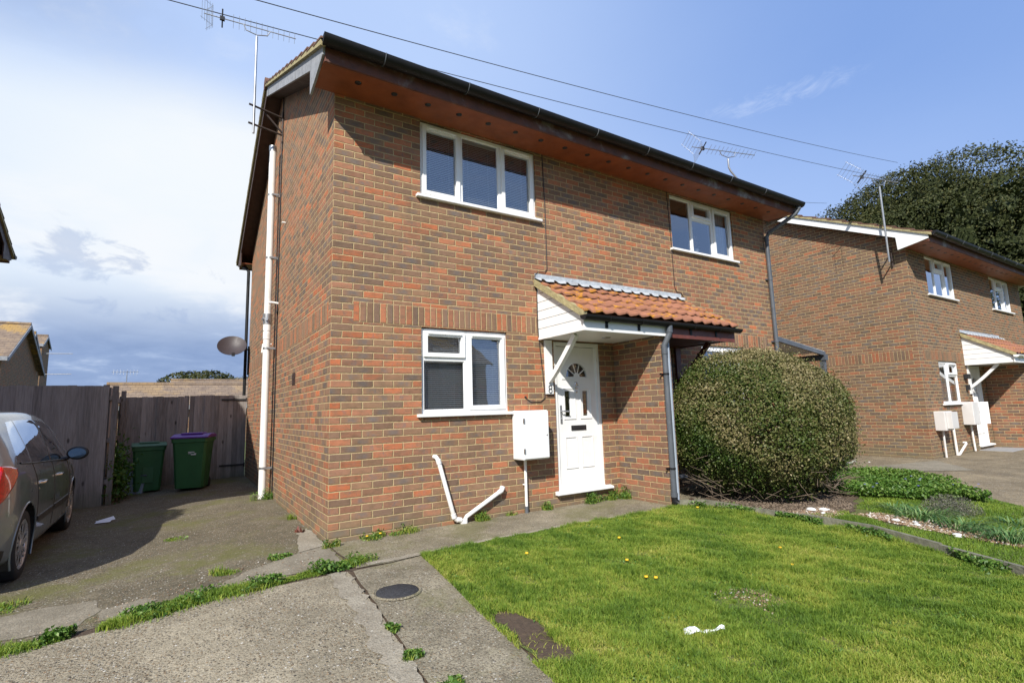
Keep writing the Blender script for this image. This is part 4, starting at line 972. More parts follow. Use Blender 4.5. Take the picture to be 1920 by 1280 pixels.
def blades(name, x, y, h, w, mat, parent=None, lean=.5, z=None, curl=.5, rnd=None, **tg):
    n = len(x); a = rng.uniform(0, 2*np.pi, n); ln = h*lean*rng.uniform(.1, 1.3, n); la = rng.uniform(0, 2*np.pi, n)
    z = (gz(x, y)+.01) if z is None else z
    cx, cy = np.cos(a)*w/2, np.sin(a)*w/2; ex, ey = np.cos(la)*ln, np.sin(la)*ln
    b0 = np.stack([x-cx, y-cy, z], -1); b1 = np.stack([x+cx, y+cy, z], -1)
    m0 = np.stack([x+ex*.35-cx*.8, y+ey*.35-cy*.8, z+h*.6], -1); m1 = np.stack([x+ex*.35+cx*.8, y+ey*.35+cy*.8, z+h*.6], -1)
    t = np.stack([x+ex, y+ey, z+h*(1-curl*.35*(ln/np.maximum(h, 1e-6)))], -1)
    V = np.stack([b0, b1, m1, m0, t], 1).reshape(-1, 3); i = np.arange(n)*5
    F3 = np.concatenate([np.stack([i, i+1, i+2], -1), np.stack([i, i+2, i+3], -1), np.stack([i+3, i+2, i+4], -1)])
    r_ = np.repeat(rng.uniform(0, 1, n) if rnd is None else rnd, 5)
    o = npmesh(name, V, 3, M[mat], parent, {'rnd': r_}, F=F3); return tag(o, **tg)
def leaves(P, size, out=None, mat='weedleaf', name='foliage', parent=None, rnd=None, asp=.55, jit=1., **tg):
    n = len(P); d = rng.normal(size=(n, 3)); d /= np.linalg.norm(d, axis=1)[:, None]
    if out is not None: nrm = out+d*jit
    else: nrm = d+np.array([0, 0, .8])
    nrm /= np.linalg.norm(nrm, axis=1)[:, None]
    e = rng.normal(size=(n, 3)); u = np.cross(nrm, e); u /= np.linalg.norm(u, axis=1)[:, None]; v = np.cross(nrm, u)
    s = (size*rng.uniform(.6, 1.3, n))[:, None]; bend = nrm*s*.15
    V = np.stack([P-u*s-bend*1.5, P-v*s*asp+bend, P+u*s-bend*1.5, P+v*s*asp+bend], 1).reshape(-1, 3)
    o = npmesh(name, V, 4, M[mat], parent, {'rnd': np.repeat(rng.uniform(0, 1, n) if rnd is None else rnd, 4)}); return tag(o, **tg)

# lawn grass
x, y = scatter([(px-(.035 if px < .61 else 0), py+(.03 if py > -1.1 else 0)) for px, py in LAWN], 420000, -4.9)
bare = ((x-.50)/.13)**2+((y+2.85)/.36)**2; g1 = ((x-2.1)/.28)**2+((y+3.15)/.16)**2
keep = (bare+lumps(x, y, 16, 3)*.75+rng.normal(0, .12, len(x)) > .9) & ((g1+lumps(x, y, 16, 4)*.6 > .85) | (rng.uniform(0, 1, len(x)) < .25))
x, y = x[keep], y[keep]; L1 = lumps(x, y, 3., 6); L2 = lumps(x, y, 11., 7)
L3 = lumps(x, y, 30., 61)
h = .036*(1+.26*L1+.34*L2+.22*L3).clip(.35, 2.2)*rng.uniform(.5, 1.35, len(x)); rn = (.46+.17*L1-.12*L2-.11*L3+rng.normal(0, .19, len(x))).clip(0, 1)
blades('grass', x, y, h, .0042, 'grass', rnd=rn, lean=.9, kind='stuff', label='short sunlit lawn grass in front of the house', cat='grass')
x, y = scatter(LAWN, 26000, -4.9); k = (lumps(x, y, 5., 71)+.5*lumps(x, y, 15., 72) > .75) & (((x-.50)/.13)**2+((y+2.85)/.36)**2 > 1.2); x, y = x[k], y[k]
leaves(np.stack([x, y, gz(x, y)+.022+rng.uniform(0, .018, len(x))], -1), .009, mat='weedleaf', name='clover', rnd=rng.uniform(.1, .8, len(x)), kind='stuff', label='patches of clover and broad-leaved weeds mixed into the lawn', cat='weeds')
x, y = scatter(LAWN, 30000, -4.9); k = lumps(x, y, 4., 73)+.6*lumps(x, y, 13., 74) > .6; x, y = x[k], y[k]
blades('grass', x, y, .030*rng.uniform(.4, 1.3, len(x)), .004, 'grass', rnd=rng.uniform(.8, 1., len(x)), lean=2.2, kind='stuff', label='dry straw-coloured blades in the lawn', cat='grass')
x, y = scatter(GARD, 90000, -5.0)
k = ~inpoly(x, y, [(4.4, -.9), (6.2, -.7), (6.7, -1.5), (6.1, -2.2), (5.0, -2.35), (4.5, -2.0)]) & (np.abs(x-5.3-.05*np.sin(y*5)) > .17+.08*lumps(x, y, 10, 9)) | (y < -4.1)
x, y = x[k], y[k]; L1 = lumps(x, y, 4., 8)
blades('grass', x, y, .028*(1+.35*L1).clip(.3, 2)*rng.uniform(.5, 1.3, len(x)), .006, 'grass', rnd=(.32+.12*L1+rng.normal(0, .15, len(x))).clip(0, 1), lean=.8, z=gz(x, y)+.035, kind='stuff', label='darker patchy grass in the planted bed beyond the timber edging', cat='grass')
x, y = scatter([(13.7, -2.2), (20, -2.0), (20, -4.5), (13.0, -4.5)], 22000)
blades('grass', x, y, .06*rng.uniform(.5, 1.3, len(x)), .014, 'grass', rnd=(.35+rng.normal(0, .15, len(x))).clip(0, 1), z=gz(x, y)+.02, kind='stuff', label='grass in front of the right-hand house', cat='grass')

def along(pts, n, spread, bias=None):
    pts = np.array(pts, float); seg = np.linalg.norm(np.diff(pts, axis=0), axis=1); cum = np.concatenate([[0], np.cumsum(seg)])
    t = rng.uniform(0, cum[-1], n); t = np.sort(t); xx = np.interp(t, cum, pts[:, 0]); yy = np.interp(t, cum, pts[:, 1])
    w = spread*(.55+.45*np.sin(t*7.)*np.sin(t*3.1+1)+.25)
    return xx+rng.normal(0, 1, n)*w*.5, yy+rng.normal(0, 1, n)*w*.5, t
def clumps(x, y, thr=.0, s=9, seed=1): return lumps(x, y, s, seed) > thr
# grassy crack across the drive
cx_, cy_, t = along([(-2.9, -1.02), (-2.2, -1.02), (-1.5, -.99), (-1.01, -.90), (-.6, -.93), (-.2, -.93), (.05, -.86)], 15000, .125)
k = clumps(cx_, cy_, -.25, 8, 21); cx_, cy_ = cx_[k], cy_[k]
blades('weeds', cx_, cy_, .042*(1+.7*lumps(cx_, cy_, 9, 22)).clip(.25, 2.4)*rng.uniform(.4, 1.2, len(cx_)), .005, 'grass', rnd=(.40+rng.normal(0, .2, len(cx_))).clip(0, 1), lean=.9, kind='stuff', label='line of grass growing in the crack across the concrete drive', cat='weeds')
px_, py_, t = along([(-2.9, -1.02), (-1.5, -.99), (-1.01, -.92), (-.2, -.95), (.05, -.86)], 9000, .11); k = clumps(px_, py_, -.25, 9, 23); px_, py_ = px_[k], py_[k]
leaves(np.stack([px_, py_, gz(px_, py_)+.012+rng.uniform(0, .055, len(px_))*(1+.5*lumps(px_, py_, 10, 24)).clip(.2, 2)], -1), .014, kind='stuff', label='small leafy weeds in the crack across the drive', cat='weeds', name='weeds')
def tuft(c, r_, n, h, label, mat='grass', leafy=0., w=.005, flowers=None, lean=.8, group=None):
    lobes_ = rng.normal(0, .45, (5, 2))*r_; li = rng.integers(0, 5, n); a = rng.uniform(0, 6.28, n); q = r_*.62*np.sqrt(rng.uniform(0, 1, n)); x, y = c[0]+lobes_[li, 0]+q*np.cos(a), c[1]+(lobes_[li, 1]+q*np.sin(a))*.8
    e = empty('weed_clump', (c[0], c[1], float(gz(c[0], c[1]))), 0, label, 'weed', group)
    o = blades('leaves', x-c[0], y-c[1], h*rng.uniform(.4, 1.2, n)*(1.1-q/r_*.5)*np.array([1.2, .8, .5, 1., .65])[li], w, mat, e, lean=lean, z=np.zeros(n)+.005)
    if leafy:
        m_ = int(n*leafy); li = rng.integers(0, 5, m_); a = rng.uniform(0, 6.28, m_); q = r_*.6*np.sqrt(rng.uniform(0, 1, m_)); hh = h*np.sqrt(np.clip(1-(q/r_)**2, 0, 1))*np.array([1.2, .8, .5, 1., .65])[li]
        leaves(np.stack([lobes_[li, 0]+q*np.cos(a), (lobes_[li, 1]+q*np.sin(a))*.8, .01+rng.uniform(0, 1, m_)*hh], -1), .014, parent=e, name='leaves')
    if flowers:
        f = MB()
        for (fx, fy, fz) in flowers: f.lathe([(0, .006), (.012, .008), (.015, .0), (.006, -.004)], 9, 0, (fx, fy, fz))
        f.build('flower', M['yellow'], e)
for c, r_, n, h, lb, lf, fl in [
    ((-.88, -.33), .10, 420, .06, 'grass tuft alone in the middle of the pale concrete patch', 0, None),
    ((-.45, -.24), .09, 200, .04, 'low weed beside the pale edge of the drive', .8, None),
    ((.06, -.80), .12, 420, .065, 'grass tuft where the drive meets the front path', .4, None),
    ((-.02, -.16), .06, 260, .07, 'ragged weeds at the foot of the house corner', .5, None),
    ((.42, -.06), .12, 360, .07, 'weeds with a yellow flower at the foot of the wall nearest the corner', .5, [(-.06, -.06, .05), (.08, -.05, .055)]),
    ((.80, -.05), .13, 380, .085, 'grassy weeds at the wall left of the white waste pipes', .3, None),
    ((1.78, -.05), .11, 380, .11, 'bushy grass tuft against the wall right of the white waste pipes', .6, None),
    ((2.13, -.04), .07, 140, .05, 'dry weed at the wall left of the conduit', .2, None),
    ((2.66, -.05), .10, 260, .09, 'weed at the wall right of the conduit', .9, None),
    ((3.40, -.05), .13, 160, .13, 'leafy weed under the white door sill', 2.8, None),
    ((3.70, -.06), .10, 120, .11, 'leafy weed at the right end of the door sill', 2.6, None),
    ((3.93, -.14), .09, 120, .16, 'tall leafy weed in the inner corner of the porch', 2.6, None),
    ((-.07, 3.55), .12, 120, .14, 'leafy weed at the foot of the white soil pipe', 2.8, None),
    ((-.05, 1.6), .05, 160, .08, 'thin grass tuft against the side wall', 0, None),
    ((-.13, -2.25), .05, 200, .035, 'small weed in the joint beside the manhole path', 1.2, None),
    ((-.155, -2.62), .06, 260, .04, 'long weed in the joint at the bottom of the path', 1.2, None),
    ((-.19, -3.0), .08, 300, .04, 'weed in the path joint at the foot of the photo', 1.2, None),
    ((-2.35, .0), .16, 500, .05, 'grass patch at the left edge of the drive', .2, None),
    ((-1.30, 1.55), .10, 200, .04, 'low grass at the edge of the shadow on the drive', .2, None),
    ((4.35, -1.45), .22, 300, .08, 'leafy weeds at the timber edging by the bush', 2.2, None),
    ((4.55, -2.6), .16, 900, .07, 'thick green grass tuft beside the timber edging', .2, None),
    ((4.25, -3.85), .14, 160, .06, 'creeping weed against the timber edging', 2.2, None)]:
    tuft(c, r_, n, h, lb, leafy=lf, flowers=fl)
px_, py_, t = along([(4.15, -1.15), (4.25, -1.6), (4.44, -2.25), (4.52, -2.9), (4.38, -3.5), (4.08, -4.2)], 5200, .10); k = clumps(px_, py_, .15, 6, 25); px_, py_ = px_[k], py_[k]
leaves(np.stack([px_, py_, gz(px_, py_)+.02+rng.uniform(0, .07, len(px_))], -1), .016, kind='stuff', label='creeping leafy weeds along the foot of the timber edging', cat='weeds', name='weeds')
fl = MB()
for (fx, fy) in [(1.75, -2.55), (1.80, -2.60), (2.95, -3.0), (4.0, -1.28), (1.3, -1.6), (2.3, -1.7), (3.3, -2.7), (1.9, -2.2)]:
    fl.lathe([(0, .008), (.012, .010), (.016, .0), (.006, -.004)], 9, 0, (fx, fy, float(gz(fx, fy))+.045))
o = fl.build('dandelions', M['yellow']); tag(o, 'scattered small yellow dandelion heads in the lawn', 'flowers', kind='stuff')

# pebbles
def pebbles(name, x, y, size, z0, **tg):
    base = np.array([(1, 0, 0), (-1, 0, 0), (0, 1, 0), (0, -1, 0), (0, 0, 1), (0, 0, -1)], float); FF = np.array([(0, 2, 4), (2, 1, 4), (1, 3, 4), (3, 0, 4), (2, 0, 5), (1, 2, 5), (3, 1, 5), (0, 3, 5)])
    n = len(x); s = size*rng.uniform(.4, 1.3, (n, 1, 1))*np.array([1, .8, .5]); a = rng.uniform(0, 6.28, n); V = base[None]*s*rng.uniform(.75, 1.25, (n, 6, 1))
    Vx = V[..., 0]*np.cos(a)[:, None]-V[..., 1]*np.sin(a)[:, None]; Vy = V[..., 0]*np.sin(a)[:, None]+V[..., 1]*np.cos(a)[:, None]
    V = np.stack([Vx+x[:, None], Vy+y[:, None], V[..., 2]+(gz(x, y)+z0)[:, None]], -1).reshape(-1, 3)
    F = (FF[None]+(np.arange(n)*6)[:, None, None]).reshape(-1, 3)
    return tag(npmesh(name, V, 3, M['pebble'], None, {'rnd': np.repeat(rng.uniform(0, 1, n), 6)}, F=F), **tg)
x, y = scatter([(5.15, -2.45), (5.48, -2.55), (5.62, -3.2), (5.45, -4.0), (5.05, -3.95), (5.1, -3.2)], 2600); pebbles('gravel', x, y, .018, .045, kind='stuff', label='strip of pebbles and wood chips in the planted bed', cat='gravel')
x, y = scatter([(4.6, -2.0), (5.3, -2.1), (5.1, -2.4), (4.7, -2.5), (4.55, -2.3)], 900); pebbles('gravel', x, y, .016, .045, kind='stuff', label='pebbles on the soil in front of the round bush', cat='gravel')
x, y = scatter([(1.85, -2.98), (2.1, -2.95), (2.35, -3.1), (2.25, -3.35), (2.0, -3.4), (2.05, -3.15)], 380); pebbles('gravel', x, y, .011, .018, kind='stuff', label='sparse gravel showing through the lawn', cat='gravel')
x, y = scatter([(-.1, .1), (-1.6, -.5), (-2.2, -.9), (-.2, -.8)], 260); pebbles('gravel', x, y, .008, .010, kind='stuff', label='loose grit on the drive', cat='gravel')
def stone(x, y, s, label, z=.04, mat='stoneW', cat='stone', fl=.55):
    bm = bmesh.new(); bmesh.ops.create_icosphere(bm, subdivisions=2, radius=1)
    for v in bm.verts: v.co *= random.uniform(.8, 1.15); v.co = Vector((v.co.x*s*1.2, v.co.y*s*.8, v.co.z*s*fl))
    me = bpy.data.meshes.new('stone'); bm.to_mesh(me); bm.free(); me.materials.append(M[mat]); o = bpy.data.objects.new('stone', me); COL.objects.link(o); o.location = (x, y, float(gz(x, y))+z); o.rotation_euler = (0, 0, random.uniform(0, 3)); tag(o, label, cat)
for i, (x, y, s, lb) in enumerate([(4.95, -2.12, .07, 'largest pale stone at the foot of the bush'), (5.08, -2.2, .06, 'pale stone touching the largest one by the bush'), (4.9, -2.28, .035, 'small white stone in front of the two pale stones'), (4.62, -2.42, .04, 'white pebble by the timber edging near the bush'),
    (5.25, -2.85, .04, 'leftmost white stone in the gravel strip'), (5.22, -3.05, .038, 'white stone in the middle of the gravel strip'), (5.32, -3.0, .03, 'small white stone behind the gravel strip'), (5.1, -3.42, .04, 'white stone in front of the strap-leaved plant'), (5.02, -3.45, .035, 'twin white stone in front of the strap-leaved plant'), (-1.52, -.98, .045, 'pale flint lying in the grass crack of the drive')]):
    stone(x, y, s*.8, lb, .055 if x > 4 else .02, fl=.4)

x, y = scatter([(4.35, -1.2), (5.9, -1.0), (6.4, -1.6), (5.6, -2.3), (4.7, -2.35)], 2600); o = pebbles('bark_chips', x, y, .020, .045, kind='stuff', label='brown bark chips on the soil under the round bush', cat='mulch'); o.data.materials.clear(); o.data.materials.append(M['bark'])
# vinca ground cover
VP = [(5.95, -1.75), (6.3, -.95), (7.2, -.75), (8.1, -.95), (8.1, -1.9), (7.75, -2.75), (7.2, -3.15), (6.75, -2.75), (6.3, -2.3)]
x, y = scatter(VP, 26000); hh = (.14+.06*lumps(x, y, 5, 31)).clip(.03, .3)
leaves(np.stack([x, y, gz(x, y)+.04+hh*rng.uniform(.3, 1, len(x))], -1), .020, name='ground_cover', mat='weedleaf', kind='stuff', label='bright green periwinkle ground cover between the bush and the far drive', cat='ground cover', rnd=(rng.uniform(0, 1, len(x))*.6+.5*(hh-.06)/.16).clip(0, 1))
fl = MB()
for i in range(34):
    x, y = scatter(VP, 20); h_ = .19+.04*random.random()
    fl.lathe([(0, .0), (.02, .004), (.0, .006)], 5, 0, (x[0], y[0], float(gz(x[0], y[0]))+h_))
tag(fl.build('periwinkle_flowers', M['violet']), 'small violet flowers among the periwinkle leaves', 'flowers', kind='stuff')
wf = empty('white_flower_clump', (7.6, -1.25, -.1), 0, 'clump of small white flowers at the right side of the bush', 'flowers')
n = 320; leaves(rng.normal(0, 1, (n, 3))*np.array([.16, .12, .05])+np.array([0, 0, .30]), .02, mat='petalw', name='flower', parent=wf) if False else None
x = rng.normal(0, .17, 320); y = rng.normal(0, .12, 320); q = leaves(np.stack([x, y, .28+rng.uniform(-.06, .08, 320)], -1), .018, name='leaves', parent=wf)
fb = MB()
for i in range(46): fb.lathe([(0, 0), (.022, .006), (0, .012)], 6, 0, (random.gauss(0, .15), random.gauss(0, .1), .30+random.uniform(0, .08)))
fb.build('flower', M['petalw'], wf)
# strap leaved clump and grey shrub
def strap(c, n, h, label, r_=.25):
    e = empty('strap_leaf_plant', (c[0], c[1], float(gz(*c))+.03), 0, label, 'plant'); V = []; rn = []
    for i in range(n):
        a = random.uniform(0, 6.28); q = r_*math.sqrt(random.random()); b = Vector((q*math.cos(a), q*math.sin(a), 0)); a2 = a+random.uniform(-.9, .9); d = Vector((math.cos(a2), math.sin(a2), 0)); L = h*random.uniform(.6, 1.3); w = random.uniform(.006, .011); sd = Vector((-d.y, d.x, 0))*w; pr = None; rv = random.random()
        for k in range(6):
            t = k/5; p = b+d*(L*t*t*.9)+Vector((0, 0, L*(1.15*t-.95*t*t*random.uniform(.85, 1.0)))); s_ = sd*(1-t*.85)
            if pr: V += [pr[0]-pr[1], pr[0]+pr[1], p+s_, p-s_]; rn += [rv]*4
            pr = (p, s_)
    npmesh('leaves', np.array([tuple(v) for v in V]), 4, M['strapleaf'], e, {'rnd': np.array(rn)})
strap((5.62, -2.95), 150, .26, 'strap-leaved plant behind the gravel strip', .22); strap((5.45, -3.35), 120, .24, 'strap-leaved plant in the middle of the bed, in front of the grey shrub', .18)
strap((5.30, -3.75), 150, .24, 'rightmost strap-leaved plant spilling over the gravel', .18); strap((5.9, -2.6), 60, .16, 'small strap-leaved plant nearest the periwinkle', .14); strap((6.05, -3.6), 60, .18, 'small strap-leaved plant at the far side of the bed', .14)
e = empty('small_grey_shrub', (6.15, -3.05, -.12), 0, 'small grey-green shrub standing behind the strap-leaved plants', 'shrub')
P = rng.normal(0, 1, (5200, 3)); P /= np.linalg.norm(P, axis=1)[:, None]; P *= (rng.uniform(.45, 1., (5200, 1)))*np.array([.34, .30, .22]); P[:, 2] = np.abs(P[:, 2])+.02
leaves(P, .011, mat='lavleaf', name='foliage', parent=e, asp=.25)
e2 = empty('dark_grass_mound', (4.85, -2.62, -.12), 0, 'dark green mound of fine grass beside the pebbles', 'plant')
a = rng.uniform(0, 6.28, 2600); q = .2*np.sqrt(rng.uniform(0, 1, 2600)); blades('leaves', q*np.cos(a), q*np.sin(a), .10*(1.1-q/.2*.6)*rng.uniform(.5, 1.2, 2600), .005, 'grass', e2, lean=.7, z=np.zeros(2600)+.03, rnd=rng.uniform(0, .45, 2600))

# round clipped bush
BC = (5.33, -1.30); bz = float(gz(*BC))
bush = empty('round_bush', (BC[0], BC[1], bz), 0, 'big clipped round bush with tan and green leaves, coloured paler towards the sunny upper right, in front of the houses', 'bush')
def bush_r(d):
    """unit directions -> radius factors"""
    v = np.zeros(len(d)); r_ = np.random.default_rng(77)
    for _ in range(14):
        k = r_.normal(size=3)*r_.uniform(2, 7); v += np.sin(d@k+r_.uniform(0, 6.28))*.5
    return 1+.020*v
def bush_pts(n, lo, hi):
    d = rng.normal(size=(n*2, 3)); d /= np.linalg.norm(d, axis=1)[:, None]; d = d[d[:, 2] > -.80][:n]
    f = bush_r(d)*rng.uniform(lo, hi, len(d)); P = d*f[:, None]*np.array([1.19, 1.15, 1.06]); P[:, 2] += .90
    low = np.clip((.62-P[:, 2])/.62, 0, 1)**1.3; P[:, :2] *= (1-.40*low*rng.uniform(.5, 1.2, len(P)))[:, None]
    return P, d
P, d = bush_pts(88000, .93, 1.015)
thin = lumps(P[:, 0]*1.5+P[:, 2], P[:, 1]*1.5-P[:, 2], 5, 41); side = (P[:, 0]*.75-P[:, 1]*.35)
k = ~((P[:, 2] < .80) & (rng.uniform(0, 1, len(P)) < np.clip((.66-P[:, 2])*1.35, 0, .85)+.25*thin+.30*np.clip(side, 0, 1))) ; hol = -.9*np.clip(d[:, 2]*2., 0, 1)+lumps(P[:, 0]*1.3-P[:, 2]*.6, P[:, 1]*1.3+P[:, 2]*.8, 7, 48)+.6*lumps(P[:, 0]+P[:, 1], P[:, 2]*1.4, 6, 49); k &= (rng.uniform(0, 1, len(P)) > np.clip((hol-.55)*1.1, 0, .85)); P, d = P[k], d[k]
spr = rng.uniform(0, 1, len(P)) < .09; P[spr] += d[spr]*rng.uniform(.01, .10, (spr.sum(), 1))+np.array([0, 0, .02])
topness = d[:, 2]; rn = (.38+.22*topness+.14*(d@np.array([.5, -.5, .1]))+.26*lumps(P[:, 0]+P[:, 2]*.7, P[:, 1]-P[:, 2], 2.2, 42)+rng.normal(0, .20, len(P))).clip(0, 1)  # sun on the top and right is put into the leaf colour, over random tone
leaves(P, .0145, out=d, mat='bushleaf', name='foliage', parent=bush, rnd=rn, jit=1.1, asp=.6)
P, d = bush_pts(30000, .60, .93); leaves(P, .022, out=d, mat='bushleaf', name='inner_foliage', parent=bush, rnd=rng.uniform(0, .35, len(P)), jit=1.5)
tw = MB()
for i in range(150):
    a = random.uniform(0, 6.28); b = Vector((.16*math.cos(a)*random.random()+.0, .14*math.sin(a), -.03)); el_ = random.uniform(.15, 1.45); a2 = a+random.uniform(-.5, .5); L = random.uniform(.75, 1.08)
    e_ = Vector((math.cos(a2)*math.cos(el_)*1.15, math.sin(a2)*math.cos(el_)*1.1, .25+math.sin(el_)*1.35))*L; m_ = b.lerp(e_, .45)+Vector((random.uniform(-.1, .1), random.uniform(-.1, .1), random.uniform(-.02, .12))); r1 = random.uniform(.006, .018)
    tw.tube([b, b.lerp(m_, .5)+Vector((random.uniform(-.03, .03), random.uniform(-.03, .03), .03)), m_, e_], [r1, r1*.8, r1*.6, r1*.25], 5)
for i in range(900):
    a = random.uniform(0, 6.28) if i % 3 else random.uniform(-1.5, .5); s0 = Vector((math.cos(a)*random.uniform(.5, 1.08), math.sin(a)*random.uniform(.5, 1.05), random.uniform(.08, .75))); tw.tube([s0, s0+Vector((random.uniform(-.22, .22), random.uniform(-.22, .22), random.uniform(-.08, .16)))], [.004, .002], 4)
tw.build('stems', M['bark'], bush)

# evergreen oak beyond the right-hand house
def tree(name, base, lobes, nleaf, size, label, mat='oakleaf', trunk=(.5, 6.), spray=0):
    e = empty(name, base, 0, label, 'tree'); Ps, ds = [], []; vol = np.array([l[3]*l[4] for l in lobes]); vol = vol/vol.sum()
    for (x, y, z, rx, rz_), v in zip(lobes, vol):
        n = int(nleaf*v); d = rng.normal(size=(n, 3)); d /= np.linalg.norm(d, axis=1)[:, None]
        # clumpy radius
        c = rng.normal(size=(70, 3)); c /= np.linalg.norm(c, axis=1)[:, None]; dots = d@c.T; near = dots.max(1)
        rad = .80+.22*np.clip((near-.90)/.10, 0, 1)+.03*rng.normal(size=n); inner = rng.uniform(0, 1, n) < .25; rad[inner] *= rng.uniform(.7, 1., inner.sum())
        P = d*rad[:, None]*np.array([rx, rx, rz_])+np.array([x, y, z]); Ps.append(P); ds.append(d)
        if spray:
            m_ = int(n*.06); s_ = rng.integers(0, n, m_); up_ = np.array([.25, -.05, .6]); 
            for k in range(4): Ps.append(P[s_]+up_*(.18*k)+rng.normal(0, .05, (m_, 3))); ds.append(d[s_])
    P, d = np.concatenate(Ps), np.concatenate(ds)
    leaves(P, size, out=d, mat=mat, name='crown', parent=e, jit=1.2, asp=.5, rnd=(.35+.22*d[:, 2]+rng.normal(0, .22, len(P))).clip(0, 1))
    if spray:
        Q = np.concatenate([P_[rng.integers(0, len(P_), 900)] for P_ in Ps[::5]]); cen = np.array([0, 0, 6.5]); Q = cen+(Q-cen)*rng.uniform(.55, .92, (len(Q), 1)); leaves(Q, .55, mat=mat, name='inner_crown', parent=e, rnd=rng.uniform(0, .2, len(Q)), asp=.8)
    t = MB(); h = trunk[1]; t.tube([(0, 0, -.3), (.05, 0, h*.4), (.1, .05, h*.8), (.1, .0, h*1.3)], [trunk[0], trunk[0]*.75, trunk[0]*.6, trunk[0]*.2], 12)
    for i, (x, y, z, rx, rz_) in enumerate(lobes): t.tube([(.08, 0, h*.6), (x*.5, y*.5, h*.6+(z-h*.6)*.6), (x, y, z)], [trunk[0]*.45, trunk[0]*.3, trunk[0]*.08], 8)
    t.build('trunk', M['bark'], e); return e
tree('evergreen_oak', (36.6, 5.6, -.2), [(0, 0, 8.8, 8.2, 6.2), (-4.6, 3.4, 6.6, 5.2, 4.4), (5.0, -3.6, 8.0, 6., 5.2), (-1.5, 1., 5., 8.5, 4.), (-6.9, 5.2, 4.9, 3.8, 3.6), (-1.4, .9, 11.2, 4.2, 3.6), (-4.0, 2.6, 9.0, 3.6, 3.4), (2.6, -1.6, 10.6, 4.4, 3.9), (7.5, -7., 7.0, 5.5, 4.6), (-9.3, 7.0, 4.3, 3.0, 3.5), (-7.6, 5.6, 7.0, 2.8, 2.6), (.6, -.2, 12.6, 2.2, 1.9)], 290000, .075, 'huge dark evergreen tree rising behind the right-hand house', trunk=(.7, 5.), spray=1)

# ------------------------------------------------------------------ fences and gate
def fence(name, a, b, ht, label, bw=.10, cat='fence', rail_side=1, posts=True, mat='fence', hinges=False):
    a, b = Vector(a), Vector(b); L = (b-a).length; d = (b-a)/L; ang = math.atan2(d.y, d.x); g0 = float(gz(a.x, a.y))
    e = empty(name, (a.x, a.y, 0), ang, label, cat); V = []; rn = []; x = 0.
    while x < L-.01:
        w = min(bw*random.uniform(.92, 1.06), L-x); wp = a+d*(x+w/2); z0 = float(gz(wp.x, wp.y))-.03; z1 = ht+random.uniform(-.008, .008); y = random.uniform(-.004, .004); x1 = x+w+.008; y += (.006 if len(rn) % 40 else -.006)*(1 if int(x/bw) % 2 else -1); th = .016; rv = random.random()
        q = [(x, y-th/2, z0), (x1, y-th/2, z0), (x1, y-th/2, z1), (x, y-th/2, z1), (x, y+th/2, z0), (x1, y+th/2, z0), (x1, y+th/2, z1), (x, y+th/2, z1)]
        for f in ((0, 1, 2, 3), (5, 4, 7, 6), (4, 0, 3, 7), (1, 5, 6, 2), (3, 2, 6, 7)): V += [q[i] for i in f]; rn += [rv]*4
        x += w
    npmesh('boards', np.array(V), 4, M[mat], e, {'rnd': np.array(rn)})
    r_ = MB(); s = rail_side
    for z in (g0+.35, (g0+ht)/2+.05, ht-.22): r_.box(0, L, s*.012, s*.05, z, z+.075)
    r_.build('rails', M['fence'], e)
    if posts:
        for xx in (0., L-.08): MB().box(xx, xx+.08, s*.051, s*.13, g0-.05, ht+.02).build('post', M['fence'], e)
    if hinges:
        h = MB()
        for z in (g0+.30, ht-.10): h.box(L-.48, L+.01, -.022, -.010, z-.018, z+.018); h.tube([(L+.0, -.02, z-.04), (L+.0, -.02, z+.04)], .014, 8)
        h.build('hinge', M['blackmet'], e)
    return e
FX = -2.30
fence('board_fence', (-4.6, 5.52), (FX, 5.52), 1.82, 'tall weathered board fence across the left side behind the car', .105)
fence('board_fence', (FX, 5.54), (FX-.02, 7.48), 1.80, 'dark side run of board fence leading back to the gate', .105, rail_side=-1)
fence('board_fence', (FX, 7.5), (-1.12, 7.5), 1.70, 'low board fence panel behind the two bins', .09)
fence('board_gate', (-1.10, 7.5), (-.03, 7.5), 1.72, 'weathered board gate hinged on the side wall of the house', .09, cat='gate', posts=False, hinges=True)
